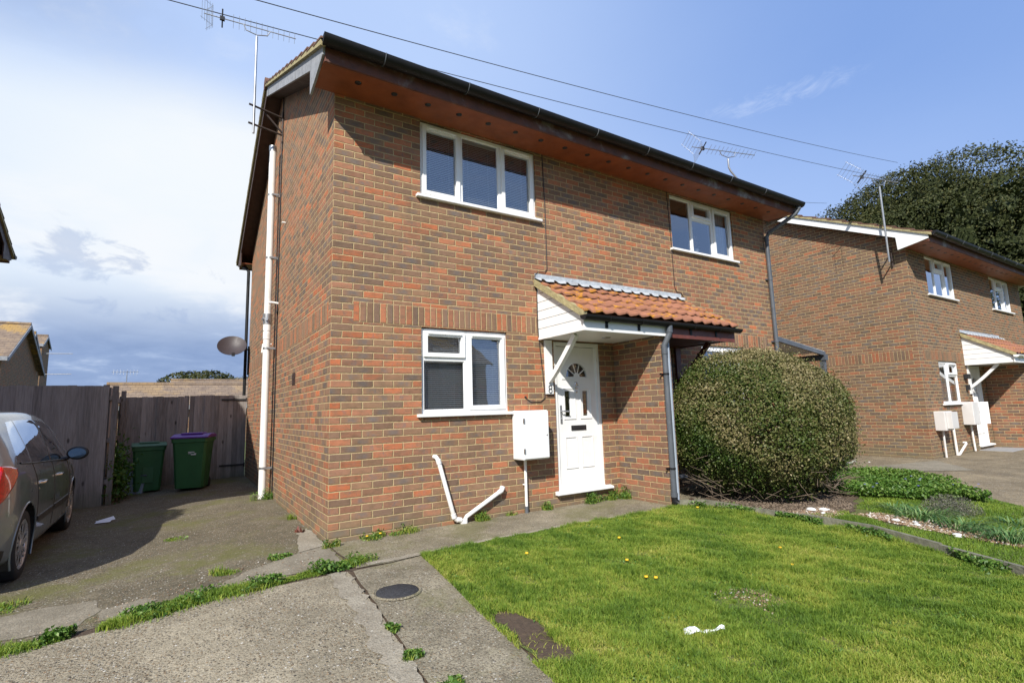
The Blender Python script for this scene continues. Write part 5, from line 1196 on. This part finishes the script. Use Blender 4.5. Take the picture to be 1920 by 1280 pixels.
# white scrap behind the fence top seen over it
# ------------------------------------------------------------------ bins
def wheelie(loc, rz, label, lid, sticker=False, s=1.):
    e = empty('wheelie_bin', loc, rz, label, 'wheelie bin', 'bins beside the fence'); zt = .98
    b = MB(); W0, W1, D0_, D1_ = .23, .285, .24, .33
    lv = [(0.05, W0, D0_), (.12, W0+.006, D0_+.008), (.60, .26, .29), (.88, W1-.005, D1_-.01), (.885, W1+.012, D1_+.008), (zt-.02, W1+.015, D1_+.012), (zt-.02, W1-.01, D1_-.01)]
    vs = []
    for z, w, d in lv:
        c = .04
        vs += [(-w+c, -d, z), (w-c, -d, z), (w, -d+c, z), (w, d-c, z), (w-c, d, z), (-w+c, d, z), (-w, d-c, z), (-w, -d+c, z)]
    fs = [tuple(range(8))[::-1]]
    for i in range(len(lv)-1):
        for k in range(8): fs.append((i*8+k, i*8+(k+1) % 8, (i+1)*8+(k+1) % 8, (i+1)*8+k))
    b.add(vs, fs); b.box(-.10, .10, -D0_-.045, -D0_-.0, .22, .56) if not sticker else None
    b.box(-W1-.02, W1+.02, D1_+.01, D1_+.045, zt-.08, zt-.04)
    bo = b.build('body', M['bin'], e, bevel=.006)
    l = MB(); l.prism([(-D1_-.03, zt-.02), (-D1_-.03, zt+.01), (-.12, zt+.055), (.20, zt+.055), (D1_+.05, zt+.02), (D1_+.05, zt-.02)], 0, -W1-.025, W1+.025)
    l.box(-.18, .18, -.20, .18, zt+.05, zt+.075); lo = l.build('lid', M[lid], e, bevel=.012)
    h = MB(); h.tube([(-W1+.02, D1_+.08, zt-.01), (W1-.02, D1_+.08, zt-.01)], .014, 8); h.build('handle', M['bin'], e)
    for sx in (-1, 1): MB().lathe([(0, 0), (.09, 0), (.10, .012), (.10, .038), (.09, .05), (0, .05)], 20, 0, (sx*.24-(.05 if sx > 0 else 0)+(.0), D0_+.02, .10), 'x').build('wheel', M['rubber'], e)
    if sticker:
        q = MB(); q.box(-.015, .085, -.321, -.317, .70, .715); q.box(-.015, .035, -.319, -.315, .68, .69); q.box(.03, .11, -.317, -.313, .655, .672); q.box(.08, .115, -.318, -.312, .675, .685); q.build('sticker', M['stoneW'], bo)
    e.scale = (s, s, s)
wheelie((-1.74, 6.85, float(gz(-1.8, 6.6))), R(3), 'green wheelie bin with faded green lid, left of the other bin', 'binlid', s=.9)
wheelie((-1.02, 6.22, float(gz(-1.0, 6.2))), R(-14), 'green wheelie bin with bright purple lid and white sticker', 'purple', True, s=1.0)
e = empty('garden_clutter', (-2.02, 6.9, -.14), R(-20), 'pale grey-blue plastic box tipped among weeds behind the first bin', 'plastic box')
p = MB(); p.prism([(-.3, 0), (.3, 0), (.36, .34), (-.12, .40), (-.3, .2)], 1, -.2, .2); p.build('tub', M['ledgrey'], e, bevel=.03); p = MB(); p.box(-.33, .37, -.22, .22, .33, .36); p.build('lid', M['greyp'], e, bevel=.01)
a = rng.uniform(0, 6.28, 1500); P = rng.normal(0, 1, (1500, 3))*np.array([.10, .30, .26])+np.array([0, 0, .42]); P[:, 2] = np.abs(P[:, 2])
e = empty('nettle_clump', (-2.16, 6.1, -.14), 0, 'leafy weeds growing up in the dark corner beside the fence end', 'weeds'); leaves(P, .035, name='leaves', parent=e, rnd=rng.uniform(0, .6, 1500))
a = MB(); [a.tube([(random.uniform(-.08, .08), random.uniform(-.3, .3), 0), (random.uniform(-.1, .1), random.uniform(-.3, .3), random.uniform(.4, .9))], .004, 4) for _ in range(26)]; a.build('stems', M['bark'], e)
# crumpled paper
p = MB(); p.add([(0, 0, .01), (.20, .04, .03), (.17, .15, .06), (-.02, .10, .02)], [(0, 1, 2, 3)]); p.add([(-.02, -.03, .012), (.15, -.05, .015), (.16, .0, .03), (.02, .02, .04)], [(0, 1, 2, 3)])
o = p.build('crumpled_paper', M['chinawhite'], None, (-2.16, 3.62, float(gz(-2.2, 3.6))+.012)); tag(o, 'crumpled white paper on the dark drive beside the car', 'litter')
p = MB()
n = 14; V = []
for i in range(n+1):
    t = i/n; w = .035*(1-t)**.8+.008; z = .035+.02*math.sin(t*9)
    V += [(t*.30, -w, z-.01), (t*.30, 0, z+.012+.014*math.sin(t*15)), (t*.30, w, z-.008)]
fs = []
for i in range(n): a = 3*i; fs += [(a, a+3, a+4, a+1), (a+1, a+4, a+5, a+2)]
p.add(V, fs); p.add([(-.06, -.03, .02), (-.02, -.06, .035), (.03, -.05, .05), (.04, .0, .075), (.02, .05, .055), (-.03, .055, .035)], [(0, 1, 3, 5), (1, 2, 3), (3, 4, 5)])
o = p.build('white_plastic_scrap', M['chinawhite'], None, (1.33, -3.28, float(gz(1.3, -3.3))+.012)); o.rotation_euler = (0, 0, R(-28)); o.scale = (.72, .72, .6); tag(o, 'white torn plastic scrap lying on the lawn', 'litter')
p = MB(); a = 0
for k in range(7): p.add([(0, 0, .0), (.05*math.cos(k*.9), .05*math.sin(k*.9), .03+.02*(k % 3)), (.06*math.cos(k*.9+.5), .06*math.sin(k*.9+.5), .01)], [(0, 1, 2)])
o = p.build('dead_leaf', M['redwood'], None, (-.12, .72, float(gz(-.1, .7))+.012)); tag(o, 'curled dark red dead leaf by the side wall near the corner', 'leaf')

# ------------------------------------------------------------------ the car
def car(loc):
    e = empty('parked_car', loc, 0, 'silver-grey estate hatchback parked on the drive beside the fence', 'car')
    Lc, RA, FA, RW = 4.15, .78, 3.32, .305
    def ip(xs, ys, x):
        return float(np.interp(x, xs, ys))
    from numpy.polynomial import polynomial as _p
    def smooth(xs, ys, x):   # cubic hermite through points (monotone-ish)
        xs = list(xs); ys = list(ys); i = min(max(0, int(np.searchsorted(xs, x))-1), len(xs)-2)
        def sl(k):
            if k == 0: return (ys[1]-ys[0])/(xs[1]-xs[0])
            if k == len(xs)-1: return (ys[-1]-ys[-2])/(xs[-1]-xs[-2])
            a = (ys[k]-ys[k-1])/(xs[k]-xs[k-1]); b = (ys[k+1]-ys[k])/(xs[k+1]-xs[k])
            return 0 if a*b <= 0 else 2*a*b/(a+b)
        h = xs[i+1]-xs[i]; t = (x-xs[i])/h; t = min(max(t, 0), 1)
        return ys[i]*(2*t**3-3*t*t+1)+ys[i+1]*(-2*t**3+3*t*t)+h*(sl(i)*(t**3-2*t*t+t)+sl(i+1)*(t**3-t*t))
    top = lambda s: smooth([0, .05, .16, .30, .55, 1.1, 1.8, 2.45, 2.9, 3.35, 3.75, 4.02, 4.15], [.62, .80, .98, 1.28, 1.44, 1.51, 1.525, 1.48, 1.34, 1.07, .96, .84, .62], s)
    half = lambda s: smooth([0, .04, .18, .5, 1.2, 2.4, 3.3, 3.8, 4.05, 4.15], [.55, .70, .80, .855, .868, .868, .855, .80, .68, .50], s)
    bot = lambda s: smooth([0, .15, .5, 3.6, 4.0, 4.15], [.34, .26, .19, .19, .24, .34], s)
    belt = lambda s: min(smooth([0, .3, 1.0, 2.2, 3.0, 4.15], [1.04, 1.03, .99, .94, .90, .86], s), top(s)-.02)
    rhalf = lambda s: half(s)*smooth([0, .3, .8, 2.4, 3.0, 3.4, 4.15], [.82, .76, .72, .73, .78, .86, .80], s)
    NS, NT = 210, 56
    def sec(s, t):
        """t 0..1 from sill centre to roof centre: returns (half width, z)"""
        h, b, bl, tp, rh = half(s), bot(s), belt(s), top(s), rhalf(s)
        K = [(0., b), (h*.86, b), (h*.965, b+.05), (h*.985, b+.16), (h*1.0, b+(bl-b)*.52), (h*.985, b+(bl-b)*.80), (h*.945, bl), (h*.945+(rh-h*.945)*.62, bl+(tp-bl)*.58), (rh, bl+(tp-bl)*.86), (rh*.90, bl+(tp-bl)*.955), (rh*.6, tp-(tp-bl)*.01), (0., tp)]
        T = [0, .10, .13, .18, .32, .44, .52, .70, .82, .87, .93, 1.]
        return smooth(T, [k[0] for k in K], t), smooth(T, [k[1] for k in K], t)
    S = np.linspace(0, 1, NS); S = (S+.06*np.sin(2*np.pi*S)*-1/ (2*np.pi)*0)*Lc; T = np.linspace(0, 1, NT)
    G = np.array([[sec(s, t) for t in T] for s in S])      # NS,NT,2
    def surf(s, z, off=.0):
        """outer skin half width at height z (side)"""
        col = np.array([sec(s, t) for t in np.linspace(.12, .9, 60)]); return float(np.interp(z, col[:, 1], col[:, 0]))+off
    groups = {'body': [], 'window': [], 'lamp': [], 'bumper_strip': []}
    verts = []; idx = {}
    for sd in (1, -1):
        for i in range(NS):
            for j in range(NT): verts.append((sd*G[i, j, 0], S[i], G[i, j, 1]))
    N1 = NS*NT
    def win_top(s): return belt(s)+(top(s)-belt(s))*.835
    for sd in (0, 1):
        for i in range(NS-1):
            for j in range(NT-1):
                a = sd*N1+i*NT+j; f = (a, a+1, a+NT+1, a+NT) if sd == 0 else (a, a+NT, a+NT+1, a+1)
                s = (S[i]+S[i+1])/2; z = (G[i, j, 1]+G[i+1, j, 1]+G[i, j+1, 1]+G[i+1, j+1, 1])/4; w = (G[i, j, 0]+G[i+1, j+1, 0])/2
                if w > .55 and ((s-RA)**2+(z-RW)**2 < .355**2 or (s-FA)**2+(z-RW)**2 < .355**2): continue
                g = 'body'; tt = (T[j]+T[j+1])/2
                if .525 < tt < .815:      # greenhouse side
                    lo, hi = belt(s)+.025, win_top(s); fr = (z-lo)/max(.01, hi-lo)
                    sA = .50+.26*fr; sB = .86+.16*fr
                    if 0 < fr < 1 and s > .52+.30*fr and s < 3.18-.62*fr:
                        c_ = .98+.10*fr; b1 = 1.02+.03*fr; b2 = 1.96
                        if not (abs(s-(1.02+.02*fr)) < .022 or abs(s-1.93) < .045 or abs(s-(2.86-.45*fr)) < .012): g = 'window'
                        elif abs(s-1.93) < .045: g = 'pillar'
                    # rear lamp
                if s < .50 and .74 < z < 1.06 and w > .50 and tt < .60:
                    if z > .70+.32*(s/.5) and (s < .40+.10*(z-.74)/.3): g = 'lamp'
                if tt > .56 and s < .52 and w < rhalf(s)*.80*1.02 and z > 1.05: g = 'window' if s > .14 and z < top(s)+1 and s < .46 else g
                if tt > .5 and 2.93 < s < 3.34 and w < half(s)*.80 and z > belt(s)+.03: g = 'window'
                if s < .30 and z < .36 or (s < .10 and z < .62 and z > .48): g = 'bumper_strip'
                groups.setdefault(g, []).append(f)
    V = np.array(verts, np.float32)
    def sub(name, fl, mat, parent):
        fl = np.array(fl); u, inv = np.unique(fl.ravel(), return_inverse=True)
        o = npmesh(name, V[u], 4, M[mat], parent, F=inv.reshape(-1, 4), smooth=True); return o
    body = sub('body', groups['body']+groups['lamp'], 'carpaint', e)
    sub('window', groups['window'], 'carglass', e); [sub('pillar', q_, 'carplastic', body) for q_ in ([f for f in groups['pillar'] if f[0] < N1], [f for f in groups['pillar'] if f[0] >= N1])]
    for sd in (1, -1):
        nu, nv = 26, 14; L_ = []
        for iu in range(nu):
            s_ = .025+.44*iu/(nu-1)
            zl = .70+.27*((s_-.025)/.44)**1.6; zh = 1.035-.035*abs((s_-.2)/.25)**2.2+.0
            zh = max(zh, zl+.006)
            for iv in range(nv):
                z_ = zl+(zh-zl)*iv/(nv-1); edge = min(iu, nu-1-iu, iv, nv-1-iv); L_.append((sd*(surf(s_, z_)+(.003 if edge == 0 else .012)), s_-(.012 if edge else 0), z_))
        FL = [(iu*nv+iv, iu*nv+iv+1, (iu+1)*nv+iv+1, (iu+1)*nv+iv) for iu in range(nu-1) for iv in range(nv-1)]
        npmesh('rear_lamp', np.array(L_), 4, M['redlens'], e, F=np.array(FL), smooth=True)
    groups['body'] += groups['lamp']
    if groups['bumper_strip']: sub('bumper', groups['bumper_strip'], 'carplastic', e)
    # dark cabin and wheel wells
    c = MB(); c.box(-.62, .62, .62, 3.0, .35, .98)
    for s_ in (-.36, .36): c.box(s_-.24, s_+.24, 1.15, 1.27, .9, 1.20); c.box(s_-.24, s_+.24, 2.0, 2.12, .9, 1.22); c.box(s_-.12, s_+.12, 2.02, 2.10, 1.22, 1.38)
    c.build('cabin', M['carplastic'], e, bevel=.03)
    for s0 in (RA, FA):
        for sd in (1, -1):
            q = MB(); h_ = half(s0)
            pts = [(s0+.362*math.cos(a), RW+.362*math.sin(a)) for a in [math.pi*k/20*1.28-.44 for k in range(21)]]
            for k in range(20): q.quad((sd*(h_-.28), *pts[k]), (sd*(surf(pts[k][0], max(pts[k][1], .3))-.004), *pts[k]), (sd*(surf(pts[k+1][0], max(pts[k+1][1], .3))-.004), *pts[k+1]), (sd*(h_-.28), *pts[k+1]))
            q.box(sd*(h_-.30), sd*(h_-.28), s0-.36, s0+.36, .19, RW+.36)
            q.build('wheel_arch', M['carplastic'], e)
            q = MB(); q.tube([(sd*(surf(y_, max(z_, .28))-.002), y_, z_) for y_, z_ in pts], .009, 6, cap=False); q.build('arch_lip', M['carpaint'], body)
            wh = empty('wheel', (sd*(h_-.115), s0, RW)); wh.parent = e
            t = MB(); t.lathe([(.215, -.09), (.285, -.092), (.302, -.07), (.305, 0), (.302, .07), (.285, .092), (.215, .09)], 40, 0, axis='x'); t.build('tyre', M['rubber'], wh)
            r_ = MB(); x_ = sd*.082
            r_.lathe([(.218, x_+sd*.004), (.205, x_+sd*.010), (.192, x_-sd*.012)], 40, 0, axis='x'); r_.lathe([(.0, x_+sd*.002), (.045, x_+sd*.002), (.055, x_-sd*.012)], 24, 0, axis='x')
            for k in range(9):
                a = 2*math.pi*k/9
                for da in (-.10, .10):
                    c0_, s0_ = math.cos(a+da*1.6), math.sin(a+da*1.6); c1_, s1_ = math.cos(a+da*1.2+.12), math.sin(a+da*1.2+.12); w_ = .011
                    r_.add([(x_, c0_*.045-s0_*w_, s0_*.045+c0_*w_), (x_, c0_*.045+s0_*w_, s0_*.045-c0_*w_), (x_+sd*.003, c1_*.20+s1_*.014, s1_*.20-c1_*.014), (x_+sd*.003, c1_*.20-s1_*.014, s1_*.20+c1_*.014)], [(0, 1, 2, 3)])
            r_.build('rim', M['silverwheel'], wh); d_ = MB(); d_.lathe([(0, x_-sd*.03), (.2, x_-sd*.03)], 30, 0, axis='x'); d_.build('brake_shadow_disc', M['carplastic'], wh)
    # side details
    for sd in (1, -1):
        for s0 in (1.28, 2.18):
            h = MB(); z = .80; xs_ = surf(s0, z)
            h.tube([(sd*(xs_-.005), s0-.10, z), (sd*(xs_+.028), s0-.085, z+.002), (sd*(xs_+.030), s0+.07, z+.004), (sd*(xs_-.005), s0+.095, z+.004)], .013, 8); h.lathe([(0, sd*(xs_+.006)), (.016, sd*(xs_+.004)), (.018, sd*(xs_-.01))], 12, 0, (0, s0-.10, z-.055), 'x')
            h.build('door_handle', M['chrome'], e)
        for a, b in ((1.16, 1.92), (1.96, 2.86)):
            n = 12; st = MB()
            for k in range(n):
                y0_, y1_ = a+(b-a)*k/n, a+(b-a)*(k+1)/n; z0_, z1_ = .455+.02*(y0_-1)/2, .455+.02*(y1_-1)/2
                o0, o1 = surf(y0_, z0_)+.010, surf(y1_, z1_)+.010
                st.add([(sd*o0, y0_, z0_-.03), (sd*o0, y0_, z0_+.03), (sd*o1, y1_, z1_+.03), (sd*o1, y1_, z1_-.03)], [(0, 1, 2, 3)])
                st.add([(sd*o0, y0_, z0_+.03), (sd*(o0-.02), y0_, z0_+.036), (sd*(o1-.02), y1_, z1_+.036), (sd*o1, y1_, z1_+.03)], [(0, 1, 2, 3)])
            st.build('side_moulding', M['carplastic'], e)
        gp = MB()   # door gaps
        for ln in ([(1.94, z) for z in np.linspace(.30, 1.0, 12)], [(1.12-.10*max(0, (z-.62)/.4)**2+(.09 if z < .45 else 0)*(1-(z-.3)/.15), z) for z in np.linspace(.36, 1.02, 12)], [(2.94+.0*z, z) for z in np.linspace(.34, .93, 12)]):
            gp.tube([(sd*(surf(y_, z_)+.0005), y_, z_) for y_, z_ in ln], .0042, 4, cap=False)
        gp.tube([(sd*(surf(y_, belt(y_)+.02)+.002), y_, belt(y_)+.018) for y_ in np.linspace(.62, 3.12, 30)], .008, 5, cap=False)
        gp.build('door_gap', M['carplastic'], body)
        # roof rail and mirror
        rl = MB(); rl.tube([(sd*(rhalf(y_)*.93), y_, top(y_)-.01+(.03 if .7 < y_ < 2.3 else 0)) for y_ in np.linspace(.6, 2.4, 16)], .014, 6); pass
        mr = MB(); my, mz = 2.80, 1.00; xs_ = surf(my, .93)
        mr.tube([(sd*(xs_-.03), my, mz-.07), (sd*(xs_+.04), my-.02, mz-.05)], [.035, .022], 8)
        mr.build('mirror_arm', M['carplastic'], e)
        bm = bmesh.new(); bmesh.ops.create_uvsphere(bm, u_segments=20, v_segments=14, radius=1)
        for v in bm.verts: v.co = Vector((v.co.x*.115, v.co.y*.055 if v.co.y > 0 else v.co.y*.02, v.co.z*.082))
        for f in bm.faces: f.smooth = True
        me = bpy.data.meshes.new('mirror'); bm.to_mesh(me); bm.free(); me.materials.append(M['carplastic']); mo = bpy.data.objects.new('mirror', me); COL.objects.link(mo); mo.parent = e; mo.location = (sd*(xs_+.125), my-.02, mz); mo.rotation_euler = (0, 0, R(-8*sd))
        g = MB(); g.lathe([(0, -.022), (.9, -.022)], 24, 0, (0, 0, 0), 'y'); go = g.build('mirror_glass', M['mirrord'], mo); go.scale = (.10, 1, .068)
    pl = MB(); pl.box(-.26, .26, .02, .035, .62, .73); pl.build('number_plate', M['yellow'], e)
    return e
car((-3.275, .24, -.155))

# ------------------------------------------------------------------ far houses behind the fence
def gabled(name, x0, x1, y0, y1, ze, zr, label, oh=.3, rmat='bgroof', wallm='brick_dark', zb=-.3, windows=True, rows=True):
    e = empty(name, (x0, y0, zb), 0, label, 'house'); B = (-x0, -y0, -zb); ym = (y0+y1)/2
    w = MB((37, 11)); w.quad((x0, y0, zb), (x1, y0, zb), (x1, y0, ze), (x0, y0, ze)); w.quad((x1, y1, zb), (x0, y1, zb), (x0, y1, ze), (x1, y1, ze))
    w.add([(x1, y0, zb), (x1, y1, zb), (x1, y1, ze), (x1, ym, zr-.1), (x1, y0, ze)], [tuple(range(5))]); w.add([(x0, y0, zb), (x0, y1, zb), (x0, y1, ze), (x0, ym, zr-.1), (x0, y0, ze)], [tuple(range(5))[::-1]])
    w.build('wall', M[wallm], e, B)
    sl = (zr-ze)/(ym-y0); r_ = MB()
    for s in (0, 1):
        ya = y0-oh if s == 0 else y1+oh; za = ze-oh*sl
        r_.add([(x0-oh, ya, za), (x1+oh, ya, za), (x1+oh, ym, zr), (x0-oh, ym, zr), (x0-oh, ya, za-.1), (x1+oh, ya, za-.1), (x1+oh, ym, zr-.1), (x0-oh, ym, zr-.1)], [(0, 1, 2, 3), (7, 6, 5, 4), (0, 4, 5, 1), (1, 5, 6, 2), (3, 7, 4, 0)])
    r_.tube([(x0-oh, ym, zr), (x1+oh, ym, zr)], .12, 8); r_.build('roof', M[rmat], e, B)
    b_ = MB()
    for xx in (x0-oh-.04, x1+oh): b_.prism([(y0-oh, ze-oh*sl-.02), (ym, zr-.02), (y1+oh, ze-oh*sl-.02), (y1+oh, ze-oh*sl-.24), (ym, zr-.24), (y0-oh, ze-oh*sl-.24)], 0, xx, xx+.04)
    b_.box(x0-oh, x1+oh, y0-oh-.04, y0-oh, ze-oh*sl-.2, ze-oh*sl+.02); b_.build('bargeboard', M['greymet'] if False else M['barge'], e, B)
    if windows:
        for k in range(max(1, int((x1-x0)/4))):
            xx = x0+1.2+4*k
            if ze > 4: f = MB(); f.box(xx, xx+1.4, y0-.03, y0-.002, ze-1.25, ze-.25); wo = f.build('window', M['white'], e, B); MB().box(xx+.08, xx+1.32, y0-.04, y0-.031, ze-1.17, ze-.33).build('pane', M['glass'], wo, B if False else None)
    return e
gabled('gabled_house', -24., -9.2, 31.5, 39.5, 4.9, 7.1, 'tiled gabled house at the far left, the nearer of the two behind the fence', windows=False)
gabled('gabled_house', -17., -10.7, 41.5, 49.0, 5.3, 7.9, 'gabled house with orange lichen on its roof, just behind the far left house', windows=False)
gabled('flat_topped_brick_block', -13.8, -10.85, 50.2, 53.0, 7.7, 8.5, 'tall narrow brick end wall beside the two far left gables', windows=False, oh=.1)
gabled('bungalow', -4.3, 9.5, 26.5, 33.0, 2.05, 3.22, 'long low bungalow roof showing above the back gate', windows=False, rmat='bgroof2')
gabled('bungalow', -1.6, 12., 40, 48, 3.1, 4.35, 'farther pale low roof beyond the bungalow behind the gate', windows=False, rmat='bgroof2')
tree('far_tree', (.6, 62, -.2), [(0, 0, 4.6, 4.2, 2.2), (2.4, 0, 4.2, 2.6, 1.8), (-2.4, 0, 4.0, 2.4, 1.5)], 9000, .16, 'distant dark dome-shaped tree just above the bungalow roofs', trunk=(.3, 3.))
tree('far_tree', (5.2, 64, -.2), [(0, 0, 4.2, 2.8, 2.0), (1.6, 0, 4.0, 1.8, 1.5)], 5000, .16, 'distant paler bare tree right of the dark dome tree', trunk=(.3, 3.), mat='lavleaf')
def far_aerial(x, y, z0, z1, label):
    e = empty('rooftop_aerial', (x, y, z0), 0, label, 'aerial'); h = z1-z0
    MB().tube([(0, 0, 0), (0, 0, h)], .03, 6).build('mast', M['greymet'], e); b = MB(); b.tube([(-.9, 0, h-.1), (.7, .1, h-.05)], .018, 5)
    for k in range(8): b.tube([(-.8+.2*k, -.1, h-.3), (-.8+.2*k, .1, h+.1)], .012, 4)
    b.build('boom', M['greymet'], e)
far_aerial(-4.6, 42, 2., 4.9, 'small distant aerial standing above the fence on the left')
for k, zz in enumerate((6.9, 5.2)):
    b = MB().tube([(-10.9, 50.5, zz), (-8.9, 50.3, zz+.03)], .03, 5).build('far_aerial_rod', M['greymet']); tag(b, ('upper', 'lower')[k]+' thin metal rod sticking out beside the far left brick wall', 'aerial')
# tree added out of view on the left, to cast shade on the drive
tree('shade_caster_tree', (-5.15, .55, -.15), [(0, 0, 2.9, 1.0, 1.1), (.25, .5, 2.3, .8, .8)], 9000, .05, 'leafy tree left of the car, added out of view to cast shade on the drive', trunk=(.09, 1.7))
# houses across the street, behind the camera, mirrored in the windows
for i, (a, lb) in enumerate(((-20, 'brick house across the street, reflected in the ground floor window'), (-6, 'second brick house across the street'), (9, 'third brick house across the street'))):
    e = gabled('street_house', a, a+9, -36, -28, 4.9, 7.2, lb, windows=False, wallm='brick')
    e.rotation_euler = (0, 0, 0)
